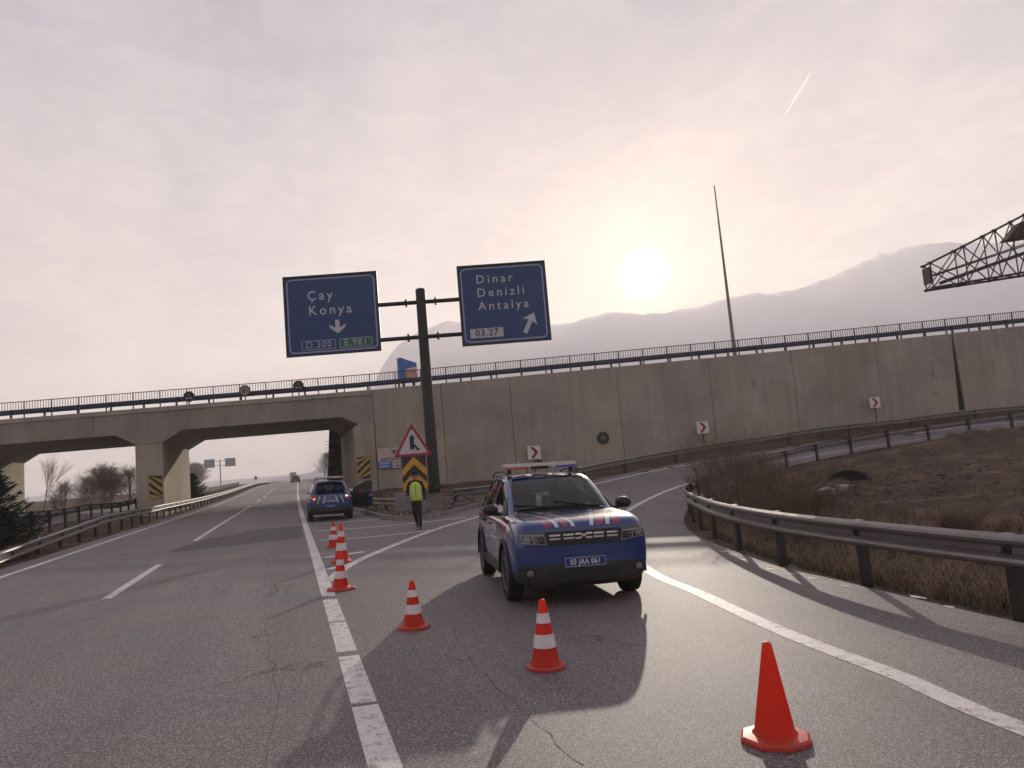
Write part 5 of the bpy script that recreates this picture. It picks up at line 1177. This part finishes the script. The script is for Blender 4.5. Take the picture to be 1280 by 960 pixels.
d=MB(); d.tube((0,.06,0),(0,.06,2.4),.05,n=6); d.build('post','galv_dark',e)
e=empty('power_pylon',(31,600,0),0,'faint lattice power pylon in the mist beyond the underpass','pylon')
d=MB()
for a,b in ((-1,-1),(1,-1),(-1,1),(1,1)): d.tube((a*2.2,b*2.2,0),(a*.5,b*.5,30),.16,n=4)
for k in range(9):
    z0,z1=k*3.3,(k+1)*3.3; w0,w1=2.2-1.7*z0/30,2.2-1.7*z1/30
    for b in (-1,1): d.tube((-w0,b*w0,z0),(w1,b*w1,z1),.09,n=4); d.tube((w0,b*w0,z0),(-w1,b*w1,z1),.09,n=4)
d.build('tower','galv_dark',e)
for z_ in (24.2,26.8,29.4): 
    d=MB(); d.tube((-3.6,0,z_),(3.6,0,z_),.14,n=4); d.tube((-3.6,0,z_),(0,0,z_+1),.07,n=4); d.tube((3.6,0,z_),(0,0,z_+1),.07,n=4); 
    for x_ in (-3.5,3.5): d.tube((x_,0,z_),(x_,0,z_-.9),.09,n=4)
    d.build('cross_arm','galv_dark',e)
# ------------------------------------------------------------------ trees and bushes
MT['bark']=mat('bare_twigs',rough=.9,fn=varied((.17,.13,.11),.3,2,20,.1)); MT['twig_brown']=mat('dry_stems',rough=.9,fn=varied((.15,.095,.062),.5,3,25,.1))
MT['needles']=mat('spruce_needles',rough=.8,fn=varied((.018,.030,.016),.5,3,25,.1)); MT['straw']=mat('dry_straw',rough=.9,fn=varied((.23,.165,.10),.6,1.5,12,.1)); MT['weed']=mat('green_weed',rough=.8,fn=varied((.05,.07,.03),.5,1.5,12,.1))
def twigs(mb,p,d,L_,r_,depth,rn,spread=.55,up=.15,n=3,taper=.62,segs=3):
    q=p.copy(); dd=d.copy()
    for k in range(segs):
        dd=(dd+Vector((rn.gauss(0,.12),rn.gauss(0,.12),rn.gauss(0,.08)+up*.3))).normalized(); q2=q+dd*L_/segs; ra=r_*(1-k/segs*.5); mb.tube(q,q2,ra,r_*(1-(k+1)/segs*.5),n=3,cap=False)
        if depth>0:
            for _ in range(n if k else max(1,n-1)):
                a=rn.uniform(0,6.28); sd_=Vector((math.cos(a),math.sin(a),rn.uniform(-.1,.5))); nd=(dd*(1-spread)+sd_*spread).normalized(); twigs(mb,q2,nd,L_*rn.uniform(.45,.75)*taper/.62,r_*.5,depth-1,rn,spread,up,n,taper,2 if depth>1 else 2)
        q=q2
def bare_tree(x,y,z,h,label,seed,name='bare_tree',cat='tree',group=None,r_=.06,depth=3,n=3,spread=.5,multi=1,m='bark',lean=.15,trunk=True):
    rn=random.Random(seed); e=empty(name,(x,y,z),0,label,cat,group); tr=MB(); cr=MB()
    for k in range(multi):
        a=rn.uniform(0,6.28); d0=Vector((math.cos(a)*lean,math.sin(a)*lean,1)).normalized(); p=Vector((math.cos(a)*.05*multi,math.sin(a)*.05*multi,-.05)); hh=h*(rn.uniform(.35,.5) if multi==1 else rn.uniform(.42,.6))
        tr=MB() if k else tr; tr.tube(p,p+d0*hh*.55,r_,r_*.8,n=6,cap=False); tr.tube(p+d0*hh*.55,p+d0*hh,r_*.8,r_*.6,n=6,cap=False)
        for f in ((.35,.55,.75,1,1,1) if multi==1 else (.1,.25,.45,.7,1,1)):
            b=rn.uniform(0,6.28); q=p+d0*hh*f; nd=(d0*(1-spread*.7)+Vector((math.cos(b),math.sin(b),.3))*spread).normalized() if f<1 else (d0+Vector((math.cos(b),math.sin(b),0))*.35).normalized(); twigs(cr,q,nd,(h-hh*f)*rn.uniform(.38,.55),r_*.5,depth,rn,spread,.2,n)
        if k<multi-1: tr.build('trunk' if trunk else 'stem',m,e)
    tr.build('trunk' if trunk else 'stem',m,e); cr.build('crown' if trunk else 'branches',m,e); return e
GB='bare bushes in the mist beyond the bridge'
for i,(x,y,h,sd_,rr,lb,sp_) in enumerate([(-27.5,86,3.2,1,.05,'low bare bush at the left end of the row beyond the bridge',.6),(-25,90,5.6,2,.05,'thin tall bare tree above the bushes left of the pier',.3),(-22.5,88,3.4,3,.05,'greyish bare bush just right of the thin tall tree',.6),(-19.5,86,3.8,4,.05,'middle bare bush between the two bridge piers',.65),(-17.6,84,4.9,5,.06,'largest round brown bush left of the main bridge pier',.7),(-15.3,82,4.4,6,.06,'brown bush partly hidden behind the main bridge pier',.7),(-22,95,4.0,7,.05,'pale bare bush behind the row of roadside bushes',.6),(-19,93,4.4,8,.05,'pale rear bush rising behind the middle one',.6),(-30.5,92,4.2,9,.05,'bare bush half hidden by the dark spruce',.6),(-24,80,2.0,10,.03,'low scrub below the thin tall tree',.7),(-20.8,79,1.9,11,.03,'low scrub in front of the middle bush',.7),(-18.6,78,2.1,12,.03,'low scrub in front of the large round bush',.7),(-16.6,77,2.2,13,.03,'low scrub nearest the main bridge pier',.7)]):
    bare_tree(x,y,g(x,y)-.1,h,lb,sd_,'bare_bush' if sp_>.35 else 'bare_tree','bush' if sp_>.35 else 'tree',None if sp_<.35 else GB,rr,3 if h>2.5 else 2,4 if .6<sp_ and h>4.6 else 3,sp_,3 if sp_>.35 else 1,m='twig_brown' if i in(4,5) else 'bark')
bare_tree(-36,320,.8,12,'round misty tree below the far direction sign',21,'misty_tree','tree',None,.25,3,5,.6,2)
bare_tree(8.5,110,g(8,110)-.1,6.0,'purple grey bush beside the abutment above the rear patrol car',22,'bare_bush','bush',None,.07,3,5,.6,3)
bare_tree(7.2,175,1,7.0,'faint bush by the road edge left of the rear patrol car roof',23,'bare_bush','bush',None,.08,3,4,.6,2)
def spruce(x,y,h,w_,label,seed,tilt=0):
    rn=random.Random(seed); z=g(x,y); e=empty('spruce',(x,y,z),0,label,'tree'); d=MB(); d.tube((0,0,-.1),(0,0,h*.95),.07*h/3,.015,n=8); d.build('trunk','bark',e); c=MB()
    lv=int(h/.085)
    for k in range(lv):
        f=k/lv; zz=h*(.12+.86*f); rad_=w_*(1-f)**.8*rn.uniform(.8,1.15)+.05
        for j in range(9):
            a=rn.uniform(0,6.28); L_=rad_*rn.uniform(.6,1.15); p=Vector((0,0,zz)); nseg=6
            for s_ in range(nseg):
                f0,f1=s_/nseg,(s_+1)/nseg; pz_=lambda q: Vector((math.cos(a)*L_*q,math.sin(a)*L_*q,zz-.16*L_*math.sin(q*3.0)+.10*q*q*L_)); A,B=pz_(f0),pz_(f1); c.tube(A,B,.012,n=3,cap=False)
                for t_ in range(15):
                    q=A.lerp(B,rn.random()); sd_=Vector((-math.sin(a),math.cos(a),0))*rn.choice((-1,1)); dr_=(sd_*rn.uniform(.5,1)+Vector((math.cos(a),math.sin(a),0))*.6+Vector((0,0,rn.uniform(-.5,.15)))).normalized()
                    ln=rn.uniform(.10,.27)*(1-f0*.4); wv=Vector((0,0,1)).cross(dr_).normalized()*.011; c.add([q-wv,q+wv,q+dr_*ln],[(0,1,2)]); wv2=Vector((0,0,.011)); c.add([q-wv2,q+wv2,q+dr_*ln],[(0,1,2)])
    c.build('crown','needles',e); return e
spruce(-8.45,25.0,2.75,1.75,'dark spruce at the left edge behind the crash barrier',3)
spruce(-9.3,80,2.9,2.0,'small black spruce just right of the main bridge pier',4)
# shrubs behind the curved barrier
GS='dry leafless shrubs behind the curved barrier'
for i,(x,y,h,sd_,lb,mm,mu) in enumerate([(11.6,17.6,2.1,31,'tall dry shrub in the bend of the curved barrier','twig_brown',6),(12.6,19.6,3.0,32,'tallest leafless shrub with long upright twigs inside the bend','twig_brown',6),(13.9,21.5,2.4,33,'dark leafless shrub behind the tallest one','bark',6),(15.4,22.4,1.5,34,'dark tangled shrub left of the drain opening','bark',6),(11.0,15.6,1.0,35,'low brown shrub pressed against the back of the barrier','twig_brown',7),(13.0,17.0,1.0,36,'low brown shrub right of the tall dry one','twig_brown',7),(14.9,25.2,1.3,37,'thin grey shrub at the far side of the bend','bark',5),(9.4,12.6,.7,38,'small weed shrub between two barrier posts','twig_brown',6),(10.6,9.2,.75,39,'rounded brown shrub behind the barrier at the right edge','twig_brown',8),(12.0,9.0,.8,40,'rounded dark brown shrub at the far right behind the barrier','twig_brown',8)]):
    bare_tree(x,y,fieldz(x,y),h,lb,sd_,'dry_shrub','shrub',GS,.012,2,4 if h<1.2 else 3,.5,mu+3,mm,.5,False)
def tufts(name,label,m,n,area,hr,seed,blades=9,dens=None):
    rn=random.Random(seed); d=MB(); c=0; V_=[];F_=[]
    while c<n:
        x,y=area(rn)
        if dens and not dens(x,y,rn): continue
        z=fieldz(x,y); c+=1
        for k in range(blades):
            a=rn.uniform(0,6.28); h=rn.uniform(*hr); l=rn.uniform(.15,1.5)*h; bx,by=x+rn.gauss(0,.05),y+rn.gauss(0,.05); wd=rn.uniform(.003,.007); ca_,sa_=math.cos(a),math.sin(a); i0=len(V_)
            V_+=[(bx-sa_*wd,by+ca_*wd,z-.02),(bx+sa_*wd,by-ca_*wd,z-.02),(bx+ca_*l*.4-sa_*wd*.7,by+sa_*l*.4+ca_*wd*.7,z+h*.6),(bx+ca_*l*.4+sa_*wd*.7,by+sa_*l*.4-ca_*wd*.7,z+h*.6),(bx+ca_*l,by+sa_*l,z+h*rn.uniform(.7,1))]; F_+=[(i0,i0+1,i0+3,i0+2),(i0+2,i0+3,i0+4)]
    d.add(V_,F_); tag(d.build(name,m),label,'grass',kind='stuff')
def near_guard(w0,w1):
    gpl=gp[(gp[:,1]<30)]; tg=np.gradient(gpl,axis=0); tg/=np.linalg.norm(tg,axis=1)[:,None]
    def f(rn):
        i=rn.randrange(len(gpl)); o=w0+(w1-w0)*rn.random()**1.6; j=rn.uniform(-.2,.2); return gpl[i,0]+tg[i,1]*o+tg[i,0]*j,gpl[i,1]-tg[i,0]*o+tg[i,1]*j
    return f
tufts('dry_grass','dry straw coloured grass along the back of the curved barrier','straw',5600,near_guard(.18,3.2),(.06,.30),51)
tufts('brown_weeds','brown dead weeds behind the curved barrier','twig_brown',4200,near_guard(.3,5),(.08,.36),52)
tufts('green_weeds','short green weeds at the foot of the barrier posts','weed',1500,near_guard(.12,1.2),(.05,.16),53,7)

def fin(x,y): return float(field_mask(np.array([x]),np.array([y]))[0])
tufts('field_grass','sparse low straw over the bare field','straw',4200,lambda rn:(rn.uniform(9,32),rn.uniform(5,30)),(.04,.15),54,7,lambda x,y,rn: float(vnoise(np.array([x]),np.array([y]),2.3,8)[0])>.48 and fin(x,y)>.8)
tufts('verge_grass','low dead grass along the central reservation','straw',1600,lambda rn:(rn.choice((-7.9,-8.4,-9.2))+rn.uniform(-.5,.5),rn.uniform(18,46)),(.04,.14),55,7)
tufts('wall_foot_grass','thin dead grass at the foot of the retaining wall','twig_brown',1500,lambda rn:((lambda x:(x,wy(x)-rn.uniform(.1,2.6)))(rn.uniform(9,50))),(.05,.22),56,7)
# drain opening, stones and litter
MT['dark_soil']=mat('dark_soil',rough=.95,fn=varied((.085,.066,.052),.5,3,20,.3)); MT['pale_stone']=mat('pale_stone',rough=.8,fn=varied((.34,.32,.30),.3,4,30,.3))
e=empty('drain_pipe',(19.3,22.6,fieldz(19.3,22.6)),R(-40),'dark half buried drain pipe opening in the rubble of the field','drain pipe')
d=MB(); n=28
V_=[]
for r_,y_ in ((.72,-.02),(.72,1.2),(.62,1.2),(.62,-.02)): V_+=[(math.cos(2*math.pi*i/n)*r_,y_,.12+math.sin(2*math.pi*i/n)*r_*.5-.25*(y_>0)) for i in range(n)]
d.add(V_,[(k*n+i,k*n+(i+1)%n,((k+1)%4)*n+(i+1)%n,((k+1)%4)*n+i) for k in range(4) for i in range(n)]); d.build('pipe','dark_soil',e,ang=50)
d=MB(); d.add([(math.cos(2*math.pi*i/n)*.63,.06,.10+math.sin(2*math.pi*i/n)*.63*.5) for i in range(n)],[tuple(range(n))]); d.build('opening','dark',e)  # near-black disc across the pipe mouth, painted in for the shade inside
rs_=random.Random(12)
rk=MB()
for _ in range(900):
    x=rs_.gauss(17,3); y=rs_.gauss(22,2.6)
    if fin(x,y)<1: continue
    stone(rk,(x,y,fieldz(x,y)+.01),rs_.choice((.02,.03,.04,.06,.10)),rs_)
tag(rk.build('field_rubble','dark_soil'),'dark clods and rubble around the drain opening','rubble',kind='stuff')
for i,(x,y,s_,lb) in enumerate([(15.9,19.6,.30,'large pale stone at the edge of the rubble below the drain'),(16.9,20.1,.22,'smaller pale stone right of the large one below the drain'),(14.6,18.9,.18,'small pale stone among the brown shrubs')]):
    d=MB(); stone(d,(0,0,0),s_,rs_); o=d.build('stone','pale_stone',bevel=.02); o.location=(x,y,fieldz(x,y)+s_*.3); tag(o,lb,'stone')
# salt and grit patches along the asphalt edge
rg=MB(); r5=random.Random(8)
for (x,y) in ((7.05,10.0),(6.98,9.45),(6.95,8.95),(6.88,8.2),(7.0,7.2),(6.85,6.6),(7.6,11.9),(7.75,12.4),(7.35,11.2)):
    n=11; a0=r5.random(); V_=[(x-.12+math.cos(2*math.pi*i/n)*r5.uniform(.015,.08)+0*y,y+math.sin(2*math.pi*i/n)*r5.uniform(.03,.16)) for i in range(n)]
    rg.add([(a,b,g(a,b)+.002) for a,b in V_],[tuple(range(n))])
tag(rg.build('lime_patches','road_paint'),kind='structure')
# debris lying in the rubble
for i,(x,y,L_,an,lb) in enumerate([(13.8,22.3,3.0,.5,'long pale broken branch leaning in the leafless shrubs'),(17.0,23.6,2.2,.2,'grey broken branch on the rubble left of the drain')]):
    d=MB(); rn=random.Random(60+i); p=Vector((0,0,.05)); twigs(d,p,Vector((math.cos(an),math.sin(an),.38 if i==0 else .1)),L_,.022,1,rn,.4,.0,1); o=d.build('fallen_branch','straw'); o.location=(x,y,fieldz(x,y)); tag(o,lb,'branch')
